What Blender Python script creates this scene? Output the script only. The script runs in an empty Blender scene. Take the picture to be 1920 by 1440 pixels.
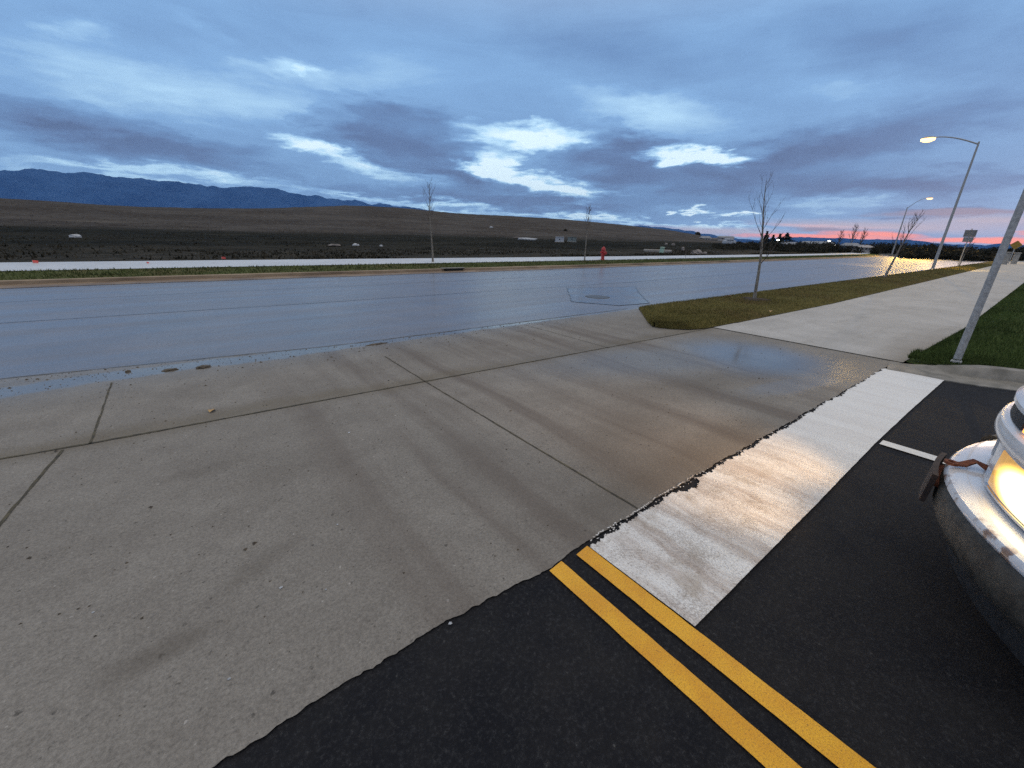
import bpy, bmesh, math, random
from math import sin, cos, pi, radians, atan2, hypot, sqrt, exp, tan
from mathutils import Vector, Matrix, noise as mn
random.seed(7)
rnd = random.random
def ru(a, b): return a+(b-a)*random.random()
SC = bpy.context.scene
COL = SC.collection
# ------------------------------------------------------------------ camera
F = 762.117; CX, CY = 960.0, 720.0; EYE = 1.6
R = ((0.78465612, 0.19287852, -0.58916267), (-0.61937282, 0.28423931, -0.73183695), (0.02630756, 0.93915169, 0.34249383))
cam_d = bpy.data.cameras.new('camera'); cam = bpy.data.objects.new('camera', cam_d); COL.objects.link(cam)
m = Matrix([list(r) for r in R]).to_4x4(); m.translation = (0, 0, EYE); cam.matrix_world = m
cam_d.sensor_width = 36; cam_d.lens = 36*F/1920; cam_d.clip_end = 60000; cam_d.clip_start = 0.05
SC.camera = cam
def ray(px, py):
    c = (px-CX, -(py-CY), -F)
    return Vector([sum(R[i][j]*c[j] for j in range(3)) for i in range(3)]).normalized()
def at(px, py, z=0.0):
    d = ray(px, py); t = (z-EYE)/d.z
    return (d.x*t, d.y*t)
def proj(x, y, z):
    p = (x, y, z-EYE); c = [sum(R[i][j]*p[i] for i in range(3)) for j in range(3)]
    return CX+F*c[0]/-c[2], CY-F*c[1]/-c[2]
def azel(px, py):
    d = ray(px, py); return atan2(d.x, d.y), atan2(d.z, hypot(d.x, d.y))
def zfor(x, y, py):
    lo, hi = -5.0, min(900.0, EYE+hypot(x, y)*.6)
    for _ in range(60):
        k = (lo+hi)/2
        if proj(x, y, k)[1] > py: lo = k
        else: hi = k
    return lo
# ------------------------------------------------------------------ helpers
def smooth(a, b, t):
    t = max(0.0, min(1.0, (t-a)/(b-a))); return t*t*(3-2*t)
class MB:
    def __init__(s): s.v = []; s.f = []
    def add(s, vs, fs):
        o = len(s.v); s.v += [tuple(v) for v in vs]; s.f += [tuple(i+o for i in f) for f in fs]; return s
    def box(s, c, d, rz=0.0, bev=0.0):
        hx, hy, hz = d[0]/2, d[1]/2, d[2]/2
        if bev <= 0:
            vs = [(x, y, z) for z in (-hz, hz) for x, y in ((-hx, -hy), (hx, -hy), (hx, hy), (-hx, hy))]
            fs = [(3, 2, 1, 0), (4, 5, 6, 7), (0, 1, 5, 4), (1, 2, 6, 5), (2, 3, 7, 6), (3, 0, 4, 7)]
        else:
            vs = []; rings = [(-hz, bev), (-hz+bev, 0), (hz-bev, 0), (hz, bev)]
            for z, i in rings:
                a, b = hx-i, hy-i; k = bev
                vs += [(-a+k, -b, z), (a-k, -b, z), (a, -b+k, z), (a, b-k, z), (a-k, b, z), (-a+k, b, z), (-a, b-k, z), (-a, -b+k, z)]
            fs = [tuple(range(7, -1, -1)), tuple(range(24, 32))]
            for r in range(3):
                for i in range(8): fs.append((r*8+i, r*8+(i+1) % 8, r*8+8+(i+1) % 8, r*8+8+i))
        ca, sa = cos(rz), sin(rz)
        return s.add([(c[0]+x*ca-y*sa, c[1]+x*sa+y*ca, c[2]+z) for x, y, z in vs], fs)
    def tube(s, pts, rad, n=10, cap=True):
        pts = [Vector(p) for p in pts]; rad = [rad]*len(pts) if isinstance(rad, (int, float)) else rad
        vs = []; fs = []; prev = None
        for i, p in enumerate(pts):
            t = (pts[min(i+1, len(pts)-1)]-pts[max(i-1, 0)]).normalized()
            if prev is None: u = t.orthogonal().normalized()
            else:
                u = prev-t*prev.dot(t); u = u.normalized() if u.length > 1e-6 else t.orthogonal().normalized()
            prev = u; w = t.cross(u)
            for k in range(n):
                a = 2*pi*k/n; vs.append(p+(u*cos(a)+w*sin(a))*rad[i])
        for i in range(len(pts)-1):
            for k in range(n):
                fs.append((i*n+k, i*n+(k+1) % n, (i+1)*n+(k+1) % n, (i+1)*n+k))
        if cap: fs += [tuple(range(n-1, -1, -1)), tuple((len(pts)-1)*n+k for k in range(n))]
        return s.add(vs, fs)
    def lathe(s, c, prof, n=20, axis='z'):
        vs = []; fs = []
        for r, z in prof:
            for k in range(n):
                a = 2*pi*k/n
                if axis == 'z': vs.append((c[0]+r*cos(a), c[1]+r*sin(a), c[2]+z))
                elif axis == 'x': vs.append((c[0]+z, c[1]+r*cos(a), c[2]+r*sin(a)))
                else: vs.append((c[0]+r*cos(a), c[1]+z, c[2]+r*sin(a)))
        for i in range(len(prof)-1):
            for k in range(n): fs.append((i*n+k, i*n+(k+1) % n, (i+1)*n+(k+1) % n, (i+1)*n+k))
        fs += [tuple(range(n-1, -1, -1)), tuple((len(prof)-1)*n+k for k in range(n))]
        return s.add(vs, fs)
    def poly(s, pts, z):
        return s.add([(p[0], p[1], z) for p in pts], [tuple(range(len(pts)))])
    def prism(s, pts, z0, z1):
        n = len(pts)
        return s.add([(p[0], p[1], z0) for p in pts]+[(p[0], p[1], z1) for p in pts],
                     [tuple(range(n-1, -1, -1)), tuple(range(n, 2*n))]+[(i, (i+1) % n, n+(i+1) % n, n+i) for i in range(n)])
    def build(s, name, mat, parent=None, sm=False, fix=True):
        me = bpy.data.meshes.new(name); me.from_pydata(s.v, [], s.f); me.update()
        if fix:
            b = bmesh.new(); b.from_mesh(me); bmesh.ops.recalc_face_normals(b, faces=b.faces); b.to_mesh(me); b.free()
        if sm:
            for p in me.polygons: p.use_smooth = True
            try: me.set_sharp_from_angle(angle=radians(38))
            except Exception: pass
        if mat: me.materials.append(mat)
        o = bpy.data.objects.new(name, me); COL.objects.link(o)
        if parent: o.parent = parent; o.matrix_parent_inverse = Matrix.Translation(-parent.location) if parent.type == 'EMPTY' else Matrix()
        return o
def grid(fn, us, vs):
    nu, nv = len(us), len(vs)
    V = [fn(u, v) for v in vs for u in us]
    Fc = [(j*nu+i, j*nu+i+1, (j+1)*nu+i+1, (j+1)*nu+i) for j in range(nv-1) for i in range(nu-1)]
    mb = MB(); mb.add(V, Fc); return mb
def lin(a, b, n): return [a+(b-a)*i/(n-1) for i in range(n)]
def thing(name, label, cat, loc=(0, 0, 0), group=None):
    o = bpy.data.objects.new(name, None); COL.objects.link(o); o.location = loc; o.empty_display_size = .2
    o['label'] = label; o['category'] = cat
    if group: o['group'] = group
    return o
def tag(o, label, cat, group=None):
    o['label'] = label; o['category'] = cat
    if group: o['group'] = group
    return o
def struct(o): o['kind'] = 'structure'; return o
def stuff(o, label, cat): o['kind'] = 'stuff'; o['label'] = label; o['category'] = cat; return o
def copy_tree(src, loc, label=None, rz=0.0):
    r = src.copy(); COL.objects.link(r); r.location = loc; r.rotation_euler = (0, 0, rz)
    if label: r['label'] = label
    for ch in list(src.children):
        c = ch.copy(); COL.objects.link(c); c.parent = r; c.matrix_parent_inverse = ch.matrix_parent_inverse.copy()
        for g in list(ch.children):
            d = g.copy(); COL.objects.link(d); d.parent = c; d.matrix_parent_inverse = g.matrix_parent_inverse.copy()
    return r
# ------------------------------------------------------------------ node helper
class N:
    def __init__(s, tree): s.t = tree; s.n = tree.nodes; s.l = tree.links
    def new(s, ty, **k):
        nd = s.n.new(ty)
        for a, b in k.items(): setattr(nd, a, b)
        return nd
    def set(s, sock, v):
        if isinstance(v, bpy.types.NodeSocket): s.l.new(v, sock)
        else: sock.default_value = v
    def math(s, op, a, b=0.0, c=0.0, clamp=False):
        nd = s.new('ShaderNodeMath', operation=op, use_clamp=clamp)
        s.set(nd.inputs[0], a); s.set(nd.inputs[1], b); s.set(nd.inputs[2], c); return nd.outputs[0]
    def vmath(s, op, a, b=(0, 0, 0), scale=None):
        nd = s.new('ShaderNodeVectorMath', operation=op); s.set(nd.inputs[0], a)
        if scale is not None: s.set(nd.inputs['Scale'], scale)
        else: s.set(nd.inputs[1], b)
        return nd.outputs[1] if op in ('LENGTH', 'DOT_PRODUCT', 'DISTANCE') else nd.outputs[0]
    def mix(s, f, a, b, mode='MIX'):
        nd = s.new('ShaderNodeMix', data_type='RGBA', blend_type=mode)
        s.set(nd.inputs[0], f)
        s.set(nd.inputs[6], a if isinstance(a, bpy.types.NodeSocket) else (*a[:3], 1))
        s.set(nd.inputs[7], b if isinstance(b, bpy.types.NodeSocket) else (*b[:3], 1)); return nd.outputs[2]
    def noise(s, vec, scale, detail=4, rough=.55, dist=0.0, color=False):
        nd = s.new('ShaderNodeTexNoise'); s.set(nd.inputs['Vector'], vec); nd.inputs['Scale'].default_value = scale
        nd.inputs['Detail'].default_value = detail; nd.inputs['Roughness'].default_value = rough; nd.inputs['Distortion'].default_value = dist
        return nd.outputs['Color' if color else 'Fac']
    def ramp(s, f, stops, interp='LINEAR'):
        nd = s.new('ShaderNodeValToRGB'); nd.color_ramp.interpolation = interp; el = nd.color_ramp.elements
        while len(el) < len(stops): el.new(.5)
        for e, (p, c) in zip(el, stops): e.position = p; e.color = (*c[:3], 1) if hasattr(c, '__len__') else (c, c, c, 1)
        s.set(nd.inputs[0], f); return nd.outputs[0]
    def mr(s, v, a, b, c=0.0, d=1.0, interp='SMOOTHSTEP'):
        nd = s.new('ShaderNodeMapRange', interpolation_type=interp); s.set(nd.inputs[0], v)
        for i, q in enumerate((a, b, c, d)): nd.inputs[i+1].default_value = q
        return nd.outputs[0]
    def mapping(s, vec, loc=(0, 0, 0), rot=(0, 0, 0), sc=(1, 1, 1), ty='POINT'):
        nd = s.new('ShaderNodeMapping', vector_type=ty); s.set(nd.inputs[0], vec)
        nd.inputs[1].default_value = loc; nd.inputs[2].default_value = rot; nd.inputs[3].default_value = sc; return nd.outputs[0]
    def blob(s, vec, c, r, rz=0.0):       # soft ellipse 0..1 in the xy plane
        mp = s.mapping(vec, (c[0], c[1], 0), (0, 0, rz), (r[0], r[1], 1e6), 'TEXTURE')
        g = s.new('ShaderNodeTexGradient', gradient_type='SPHERICAL'); s.l.new(mp, g.inputs[0]); return g.outputs['Fac']
def mat(name, base=(.5, .5, .5), rough=.6, metal=0.0, spec=.5, fn=None, coat=0.0, emis=None, estr=0.0):
    M = bpy.data.materials.new(name); M.use_nodes = True; n = N(M.node_tree); b = M.node_tree.nodes['Principled BSDF']
    b.inputs['Base Color'].default_value = (*base, 1); b.inputs['Roughness'].default_value = rough; b.inputs['Metallic'].default_value = metal
    b.inputs['Specular IOR Level'].default_value = spec; b.inputs['Coat Weight'].default_value = coat
    if emis: b.inputs['Emission Color'].default_value = (*emis, 1); b.inputs['Emission Strength'].default_value = estr
    pos = n.new('ShaderNodeNewGeometry').outputs['Position']
    if fn: fn(n, b, pos)
    return M
def bump(n, b, h, strength=.3, dist=.01):
    bp = n.new('ShaderNodeBump'); bp.inputs['Strength'].default_value = strength; bp.inputs['Distance'].default_value = dist
    n.set(bp.inputs['Height'], h); n.l.new(bp.outputs[0], b.inputs['Normal'])
def simple(c1, c2, scale=8, rough=.6, bs=0.0, bd=.01, detail=5):
    def fn(n, b, pos):
        f = n.noise(pos, scale, detail); n.set(b.inputs['Base Color'], n.mix(n.mr(f, .3, .7), c1, c2)); b.inputs['Roughness'].default_value = rough
        if bs: bump(n, b, f, bs, bd)
    return fn
# ------------------------------------------------------------------ sky (world)
W = bpy.data.worlds.new("World"); SC.world = W; W.use_nodes = True
n = N(W.node_tree); bg = W.node_tree.nodes['Background']
SUN_EL, SUN_AZ = radians(1.5), radians(88)      # azimuth from +Y towards +X
tc = n.new('ShaderNodeTexCoord').outputs['Generated']
sep = n.new('ShaderNodeSeparateXYZ'); n.l.new(tc, sep.inputs[0]); dx, dy, dz = sep.outputs
az = n.math('ARCTAN2', dx, dy); el = n.math('ARCSINE', dz)
zz = n.math('ADD', n.math('ABSOLUTE', dz), .10)
cmb = n.new('ShaderNodeCombineXYZ'); n.set(cmb.inputs[0], n.math('DIVIDE', dx, zz)); n.set(cmb.inputs[1], n.math('DIVIDE', dy, zz)); plane = cmb.outputs[0]
cm2 = n.new('ShaderNodeCombineXYZ'); n.set(cm2.inputs[0], az); n.set(cm2.inputs[1], el); ae = cm2.outputs[0]
wn = n.noise(plane, 1.3, 7, .62, 0.3, True)
warp = n.vmath('MULTIPLY', n.vmath('SUBTRACT', wn, (.5, .5, .5)), (.30, .075, 0))
wn2 = n.noise(n.mapping(ae, sc=(6, 26, 1)), 1.6, 6, .6, 0.0, True)
warp2 = n.vmath('MULTIPLY', n.vmath('SUBTRACT', wn2, (.5, .5, .5)), (.10, .035, 0))
wn3 = n.noise(n.mapping(ae, sc=(3, 9, 1)), 7, 5, .6, 0.0, True)
aew = n.vmath('ADD', n.vmath('ADD', n.vmath('ADD', ae, warp), warp2), n.vmath('MULTIPLY', n.vmath('SUBTRACT', wn3, (.5, .5, .5)), (.06, .022, 0)))
def sblob(x1, y1, x2, y2, th, vec):
    a = Vector(azel(x1, y1)); b2 = Vector(azel(x2, y2)); c = (a+b2)/2; d = b2-a
    q = Vector(azel((x1+x2)/2, (y1+y2)/2-th)); t = max(abs(q.y-c.y), .004)
    return n.blob(vec, (c.x, c.y), (d.length/2*1.25+t*.5, t*1.5), atan2(d.y, d.x))
n1 = n.noise(n.mapping(plane, sc=(1, 1, 1)), .9, 8, .55, .4)
n2 = n.noise(n.mapping(ae, rot=(0, 0, radians(-6)), sc=(2.2, 11, 1)), 1.5, 7, .6, .5)
v = n.math('ADD', n.math('MULTIPLY_ADD', n.math('SUBTRACT', n1, .5), .27, .57), n.math('MULTIPLY', n.math('SUBTRACT', n2, .5), .30))
BL = [(-80, 215, 300, 262, 36, -.42), (150, 262, 520, 312, 26, -.38), (600, 225, 780, 300, 44, -.42), (700, 215, 910, 335, 42, -.40), (780, 320, 960, 352, 14, -.3), (640, 185, 830, 212, 18, -.22),
      (1050, 285, 1240, 322, 50, -.46), (1180, 335, 1560, 330, 44, -.46), (1420, 285, 1800, 255, 40, -.26), (1500, 355, 1900, 350, 34, -.22), (1090, 262, 1250, 266, 12, -.34), (1400, 300, 1560, 260, 24, -.22),
      (540, 348, 1230, 396, 13, -.34), (900, 372, 1300, 384, 10, -.2), (1540, 270, 1960, 200, 34, -.22), (1500, 345, 1960, 330, 20, -.22), (1650, 402, 1920, 394, 6, -.3), (1000, 60, 1350, 130, 60, -.14), (1500, 50, 1950, 110, 70, -.14),
      (480, 248, 620, 275, 14, .48), (580, 275, 780, 330, 14, .52), (830, 238, 1150, 262, 15, .70), (890, 290, 990, 335, 26, .8), (950, 335, 1130, 365, 17, .8), (1195, 292, 1430, 292, 12, 1.25), (-60, 296, 330, 322, 10, .26), (250, 322, 560, 348, 9, .34), (0, 205, 110, 215, 0.1, 0),
      (540, 352, 780, 378, 7, .45), (720, 376, 960, 398, 6, .48), (440, 122, 620, 132, 13, .16), (550, 125, 590, 135, 7, .15), (80, 30, 220, 50, 20, .12), (320, 20, 420, 60, 22, .10), (930, 400, 1250, 416, 6, .50), (1200, 416, 1450, 432, 5, .35), (1480, 385, 1720, 358, 18, .26), (1050, 180, 1400, 235, 36, .20),
      (250, 160, 900, 110, 60, .12), (-50, 60, 300, 140, 60, .12), (1275, 397, 1315, 397, 4, .8), (1325, 404, 1400, 404, 3, .7), (0, 150, 560, 200, 34, .14), (1500, 170, 1800, 150, 30, .10)]
for x1, y1, x2, y2, th, w in BL:
    v = n.math('MULTIPLY_ADD', sblob(x1, y1, x2, y2, th, aew), w, v)
skyc = n.ramp(v, [(0.0, (.072, .103, .205)), (.22, (.104, .168, .325)), (.42, (.138, .250, .460)), (.62, (.205, .370, .625)), (.82, (.44, .67, .87)), (1.0, (.70, .87, .97))])
# sunset band low over the road's end
aw3 = n.vmath('ADD', ae, n.vmath('MULTIPLY', n.vmath('SUBTRACT', wn2, (.5, .5, .5)), (.18, .016, 0)))
def add_glow(col, c, lst):
    for x1, y1, x2, y2, th, w in lst:
        g = n.math('MULTIPLY', sblob(x1, y1, x2, y2, th, aw3), w, 0, True); col = n.mix(g, col, c)
    return col
skyc = add_glow(skyc, (.40, .40, .52), [(1440, 416, 1930, 432, 10, 1.4), (1700, 414, 2100, 415, 13, 1.2), (1150, 428, 1500, 438, 7, 1.3)])
skyc = add_glow(skyc, (.66, .46, .52), [(1430, 420, 1660, 428, 4, 1.0)])
skyc = add_glow(skyc, (.26, .25, .36), [(1480, 428, 1620, 432, 4, 1.5), (1640, 402, 1960, 396, 5, 2.0), (1560, 440, 1700, 441, 3, 1.0)])
skyc = add_glow(skyc, (.93, .30, .27), [(1380, 441, 1700, 448, 3, 1.6), (1560, 437, 1720, 442, 3, 1.6), (1690, 451, 2000, 451, 4.5, 2.0), (1900, 438, 1990, 438, 3, 1.3), (1960, 446, 2300, 452, 7, 2)])
# the sky out of the picture overhead: brightened and neutral, added to light the ground
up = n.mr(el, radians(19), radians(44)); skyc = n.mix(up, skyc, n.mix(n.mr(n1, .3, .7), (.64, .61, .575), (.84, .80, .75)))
back = n.math('MULTIPLY', n.mr(dy, -.1, -.6), n.mr(el, radians(2), radians(15))); skyc = n.mix(back, skyc, (.42, .44, .50))  # unseen sky behind the camera, greyed and brightened for the ground light
nish = n.new('ShaderNodeTexSky', sky_type='NISHITA', sun_disc=False, sun_elevation=SUN_EL, sun_rotation=SUN_AZ)
add = n.mix(.004, skyc, nish.outputs[0], 'ADD')
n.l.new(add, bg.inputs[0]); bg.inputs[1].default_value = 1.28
W.cycles.sampling_method = 'MANUAL'; W.cycles.sample_map_resolution = 1024
sd = bpy.data.lights.new('sun', 'SUN'); sd.energy = .12; sd.angle = radians(12); sd.color = (1, .72, .55)
so = bpy.data.objects.new('sun', sd); COL.objects.link(so)
sv = Vector((sin(SUN_AZ)*cos(radians(6)), cos(SUN_AZ)*cos(radians(6)), sin(radians(6)))); so.rotation_euler = sv.to_track_quat('Z', 'Y').to_euler()
SC.view_settings.view_transform = 'Standard'; SC.view_settings.look = 'None'; SC.view_settings.exposure = 0; SC.view_settings.gamma = 1
# ------------------------------------------------------------------ materials
def f_road(n, b, pos):
    sp = n.new('ShaderNodeSeparateXYZ'); n.l.new(pos, sp.inputs[0])
    fine = n.noise(pos, 34, 8, .92); mid = n.noise(pos, .9, 7, .7)
    lon = n.noise(n.mapping(pos, sc=(.04, 1.1, 1)), 1.5, 4, .6)
    lon2 = n.noise(n.mapping(pos, sc=(.25, 5, 1)), 1.0, 5, .6)
    c = n.mix(n.mr(mid, .3, .7), (.098, .093, .105), (.140, .132, .145)); c = n.mix(n.mr(fine, .40, .66, interp='LINEAR'), n.vmath('SCALE', c, scale=.55), n.vmath('SCALE', c, scale=1.75))
    n.set(b.inputs['Base Color'], c)
    w = n.math('ADD', n.math('MULTIPLY', lon, .6), n.math('MULTIPLY', mid, .2)); w = n.math('ADD', w, n.math('MULTIPLY', lon2, .2))
    n.set(b.inputs['Roughness'], n.mr(w, .38, .62, .32, .48)); b.inputs['Specular IOR Level'].default_value = .62
    b.inputs['Coat Weight'].default_value = .35; b.inputs['Coat Roughness'].default_value = .22; b.inputs['Coat IOR'].default_value = 1.33
    bump(n, b, n.math('ADD', fine, n.math('MULTIPLY', lon2, .1)), .12, .004)
M_road = mat('wet_asphalt', fn=f_road)
def f_patch(n, b, pos):
    fine = n.noise(pos, 120, 3, .7); mid = n.noise(pos, 2, 5, .6)
    n.set(b.inputs['Base Color'], n.mix(n.mr(mid, .3, .7), (.085, .082, .090), (.125, .120, .130)))
    n.set(b.inputs['Roughness'], n.mr(mid, .3, .7, .22, .4)); bump(n, b, fine, .3, .006)
    b.inputs['Coat Weight'].default_value = .3; b.inputs['Coat Roughness'].default_value = .15
M_patch = mat('patched_asphalt', fn=f_patch)
M_seam = mat('wet_tar_seam', (.075, .075, .085), .22, spec=.6)
def f_blk(n, b, pos):
    fine = n.noise(pos, 60, 8, .92); mid = n.noise(pos, 2.2, 7, .7); agg = n.new('ShaderNodeTexVoronoi'); n.set(agg.inputs['Vector'], pos); agg.inputs['Scale'].default_value = 130
    c = n.mix(n.mr(mid, .3, .7), (.0070, .0078, .0115), (.0175, .0170, .0185)); c = n.mix(n.math('MULTIPLY', n.mr(fine, .49, .66), .62), c, (.070, .071, .076))
    c = n.mix(n.mr(n.noise(pos, 60, 3), .70, .78), c, (.08, .078, .075))
    n.set(b.inputs['Base Color'], c); b.inputs['Roughness'].default_value = .8; b.inputs['Specular IOR Level'].default_value = .16
    bump(n, b, n.math('ADD', agg.outputs['Distance'], fine), .55, .005)
M_blk = mat('new_black_asphalt', fn=f_blk)
def concrete_base(n, pos, c1, c2):
    fine = n.noise(pos, 75, 8, .92); mid = n.noise(pos, 1.7, 8, .75); big = n.noise(pos, .45, 4, .6)
    c = n.mix(n.mr(mid, .28, .72), c1, c2); c = n.mix(n.math('MULTIPLY', n.mr(big, .35, .7), .35), c, tuple(q*.75 for q in c1))
    c = n.mix(n.mr(fine, .36, .64, interp='LINEAR'), n.vmath('SCALE', c, scale=1.22), n.vmath('SCALE', c, scale=.50))
    c = n.mix(n.mr(n.noise(pos, 24, 4, .65), .62, .72), c, n.vmath('SCALE', c, scale=.48))
    c = n.mix(n.math('MULTIPLY', n.mr(n.noise(pos, 30, 2, .5), .72, .77), .6), c, (.45, .43, .40))
    return c, fine, mid
def f_apron(n, b, pos):
    c, fine, mid = concrete_base(n, pos, (.236, .216, .192), (.310, .288, .258))
    p2 = n.vmath('ADD', pos, n.vmath('MULTIPLY', n.vmath('SUBTRACT', n.noise(pos, .8, 4, .6, 0, True), (.5, .5, .5)), (.32, .5, 0)))
    sp = n.new('ShaderNodeSeparateXYZ'); n.l.new(p2, sp.inputs[0]); sq = n.new('ShaderNodeSeparateXYZ'); n.l.new(pos, sq.inputs[0])
    # tyre tracks swinging out of the exit
    p3 = n.vmath('ADD', pos, n.vmath('MULTIPLY', n.vmath('SUBTRACT', n.noise(pos, .5, 2, .5, 0, True), (.5, .5, .5)), (.35, .3, 0)))
    tr = n.noise(n.mapping(p3, rot=(0, 0, radians(-5)), sc=(2.4, .12, 1)), 1.0, 3, .55)
    area = n.math('MULTIPLY', n.mr(sq.outputs[0], .1, 1.0), n.mr(sq.outputs[0], 7.5, 5.5))
    c = n.mix(n.math('MULTIPLY', n.math('MULTIPLY', n.mr(tr, .42, .66), area), .62), c, (.118, .096, .082))
    # dirt patches
    for (cx, cy, rx, ry, rz, w) in ((2.0, 1.3, .5, .16, .1, .35), (2.6, 1.7, 1.2, .4, .4, .3), (.05, 2.05, .26, .05, .3, .3), (-.35, 1.75, .2, .07, .2, .45), (-.15, 3.2, .25, .10, .1, .25), (.25, 2.9, .3, .12, .5, .2), (3.2, 1.25, 1.2, .22, 0, .5), (5.5, 2.0, 2.0, .3, -.2, .35)):
        g = n.math('MULTIPLY', n.mr(n.blob(p2, (cx, cy), (rx*1.4, ry*1.6), rz), 0, .8), w); c = n.mix(g, c, (.105, .09, .074))
    # clay washed along the joint and gutter
    jl = n.math('ABSOLUTE', n.math('SUBTRACT', sp.outputs[1], n.math('MULTIPLY_ADD', sq.outputs[0], -.058, 4.24)))
    c = n.mix(n.math('MULTIPLY', n.mr(jl, .26, .0), .45), c, (.14, .115, .075))
    # standing water: gutter, puddle in front of the path, damp upper band
    gl = n.math('ABSOLUTE', n.math('SUBTRACT', sp.outputs[1], 6.12))
    wet = n.mr(gl, .34, .10)
    damp = n.math('MULTIPLY', n.mr(sp.outputs[1], 4.9, 6.2), .55)
    pud = n.mr(n.blob(p2, (6.45, 2.35), (2.0, 2.0), radians(-20)), .10, .85)
    pud2 = n.math('MULTIPLY', n.mr(n.blob(p2, (4.9, 3.1), (3.4, 1.3), radians(-20)), .1, .8), .6)
    pud3 = n.math('MULTIPLY', n.mr(n.blob(p2, (5.6, 1.45), (1.5, .35), radians(-12)), .1, .6), .6)
    wet = n.math('MAXIMUM', n.math('MAXIMUM', wet, damp), n.math('MAXIMUM', pud, n.math('MAXIMUM', pud2, pud3)))
    c = n.mix(n.math('MULTIPLY', wet, .55), c, n.vmath('SCALE', c, scale=.45))
    n.set(b.inputs['Base Color'], c); n.set(b.inputs['Roughness'], n.mr(wet, 0, 1, .75, .13, 'LINEAR'))
    n.set(b.inputs['Specular IOR Level'], n.mr(wet, 0, 1, .16, .55, 'LINEAR'))
    bp = n.new('ShaderNodeBump'); bp.inputs['Distance'].default_value = .004
    n.set(bp.inputs['Strength'], n.mr(wet, .1, .8, .4, .02)); n.set(bp.inputs['Height'], n.math('ADD', fine, mid)); n.l.new(bp.outputs[0], b.inputs['Normal'])
M_apron = mat('apron_concrete', fn=f_apron)
def f_path(n, b, pos):
    c, fine, mid = concrete_base(n, pos, (.47, .455, .43), (.58, .565, .545))
    st = n.noise(n.mapping(pos, rot=(0, 0, radians(12)), sc=(.35, 1.6, 1)), 1.2, 5, .65)
    c = n.mix(n.math('MULTIPLY', n.mr(st, .5, .7), .35), c, (.26, .25, .235))
    sp = n.new('ShaderNodeSeparateXYZ'); n.l.new(pos, sp.inputs[0])
    e = n.math('MULTIPLY', n.mr(sp.outputs[1], 1.6, .75), n.mr(sp.outputs[0], 14, 8.5))
    c = n.mix(n.math('MULTIPLY', e, .6), c, (.15, .12, .085))
    n.set(b.inputs['Base Color'], c); b.inputs['Roughness'].default_value = .85; b.inputs['Specular IOR Level'].default_value = .12; bump(n, b, n.math('ADD', fine, mid), .3, .003)
M_path = mat('path_concrete', fn=f_path)
def f_fpath(n, b, pos):
    c, fine, mid = concrete_base(n, pos, (.62, .62, .62), (.72, .72, .72)); n.set(b.inputs['Base Color'], c); b.inputs['Roughness'].default_value = .4
M_fpath = mat('far_path_concrete', fn=f_fpath)
M_kerb = mat('kerb_concrete', fn=simple((.15, .14, .12), (.27, .25, .22), 5, .75, .4, .01, 8))
M_joint = mat('joint_dirt', fn=simple((.035, .032, .024), (.10, .085, .05), 14, .9))
M_mudgut = mat('gutter_mud', fn=simple((.11, .07, .045), (.24, .17, .11), .9, .6, .2, .01, 7))
def f_white(n, b, pos):
    p2 = n.vmath('ADD', pos, n.vmath('MULTIPLY', n.vmath('SUBTRACT', n.noise(pos, 3, 4, .6, 0, True), (.5, .5, .5)), (.15, .15, 0)))
    st = n.noise(n.mapping(p2, rot=(0, 0, radians(-4)), sc=(5.5, .5, 1)), 1.1, 5, .65); sp = n.new('ShaderNodeSeparateXYZ'); n.l.new(pos, sp.inputs[0])
    near = n.mr(sp.outputs[0], 4.6, 2.3)
    c = n.mix(n.math('MULTIPLY', n.mr(st, .40, .66), n.math('MULTIPLY_ADD', near, .62, .16)), (.80, .80, .79), (.42, .345, .30))
    bl = n.noise(p2, 5, 6, .7); c = n.mix(n.math('MULTIPLY', n.mr(bl, .48, .70), n.math('MULTIPLY_ADD', near, .55, .05)), c, (.36, .30, .235))
    fl = n.noise(n.mapping(pos, rot=(0, 0, .5), sc=(1, .7, 1)), 115, 6, .8)
    thr = n.math('ADD', fl, n.math('MULTIPLY', n.math('MULTIPLY', n.mr(n.noise(pos, 4.5, 5, .65), .35, .7), near), .10))
    c = n.mix(n.math('MULTIPLY', n.mr(thr, .50, .64), .60), c, (.24, .20, .17))
    c = n.mix(n.math('MULTIPLY', n.mr(n.noise(pos, 48, 5, .75), .60, .66), n.math('MULTIPLY', near, .55)), c, (.14, .115, .10))
    n.set(b.inputs['Base Color'], c); b.inputs['Roughness'].default_value = .8; b.inputs['Specular IOR Level'].default_value = .15; bump(n, b, fl, .5, .004)
M_white = mat('worn_white_paint', fn=f_white)
def f_yel(n, b, pos):
    fl = n.noise(pos, 160, 4, .7); mid = n.noise(pos, 6, 4, .6)
    c = n.mix(n.mr(mid, .3, .7), (.78, .36, .012), (.90, .47, .02)); c = n.mix(n.math('MULTIPLY', n.mr(fl, .45, .68), .75), c, (.42, .19, .02))
    c = n.mix(n.mr(n.noise(pos, 90, 4, .7), .66, .72), c, (.05, .035, .02))
    n.set(b.inputs['Base Color'], c); b.inputs['Roughness'].default_value = .5; bump(n, b, fl, .6, .005)
M_yel = mat('yellow_line_paint', fn=f_yel)
def f_turf(c1, c2, c3, s=9):
    def fn(n, b, pos):
        a = n.noise(pos, s, 6, .7); g = n.noise(pos, .35, 4, .6); c = n.mix(n.mr(a, .3, .7), c1, c2); c = n.mix(n.math('MULTIPLY', n.mr(g, .45, .65), .7), c, c3)
        n.set(b.inputs['Base Color'], c); b.inputs['Roughness'].default_value = 1; b.inputs['Specular IOR Level'].default_value = .05; bump(n, b, a, .8, .03)
    return fn
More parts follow.
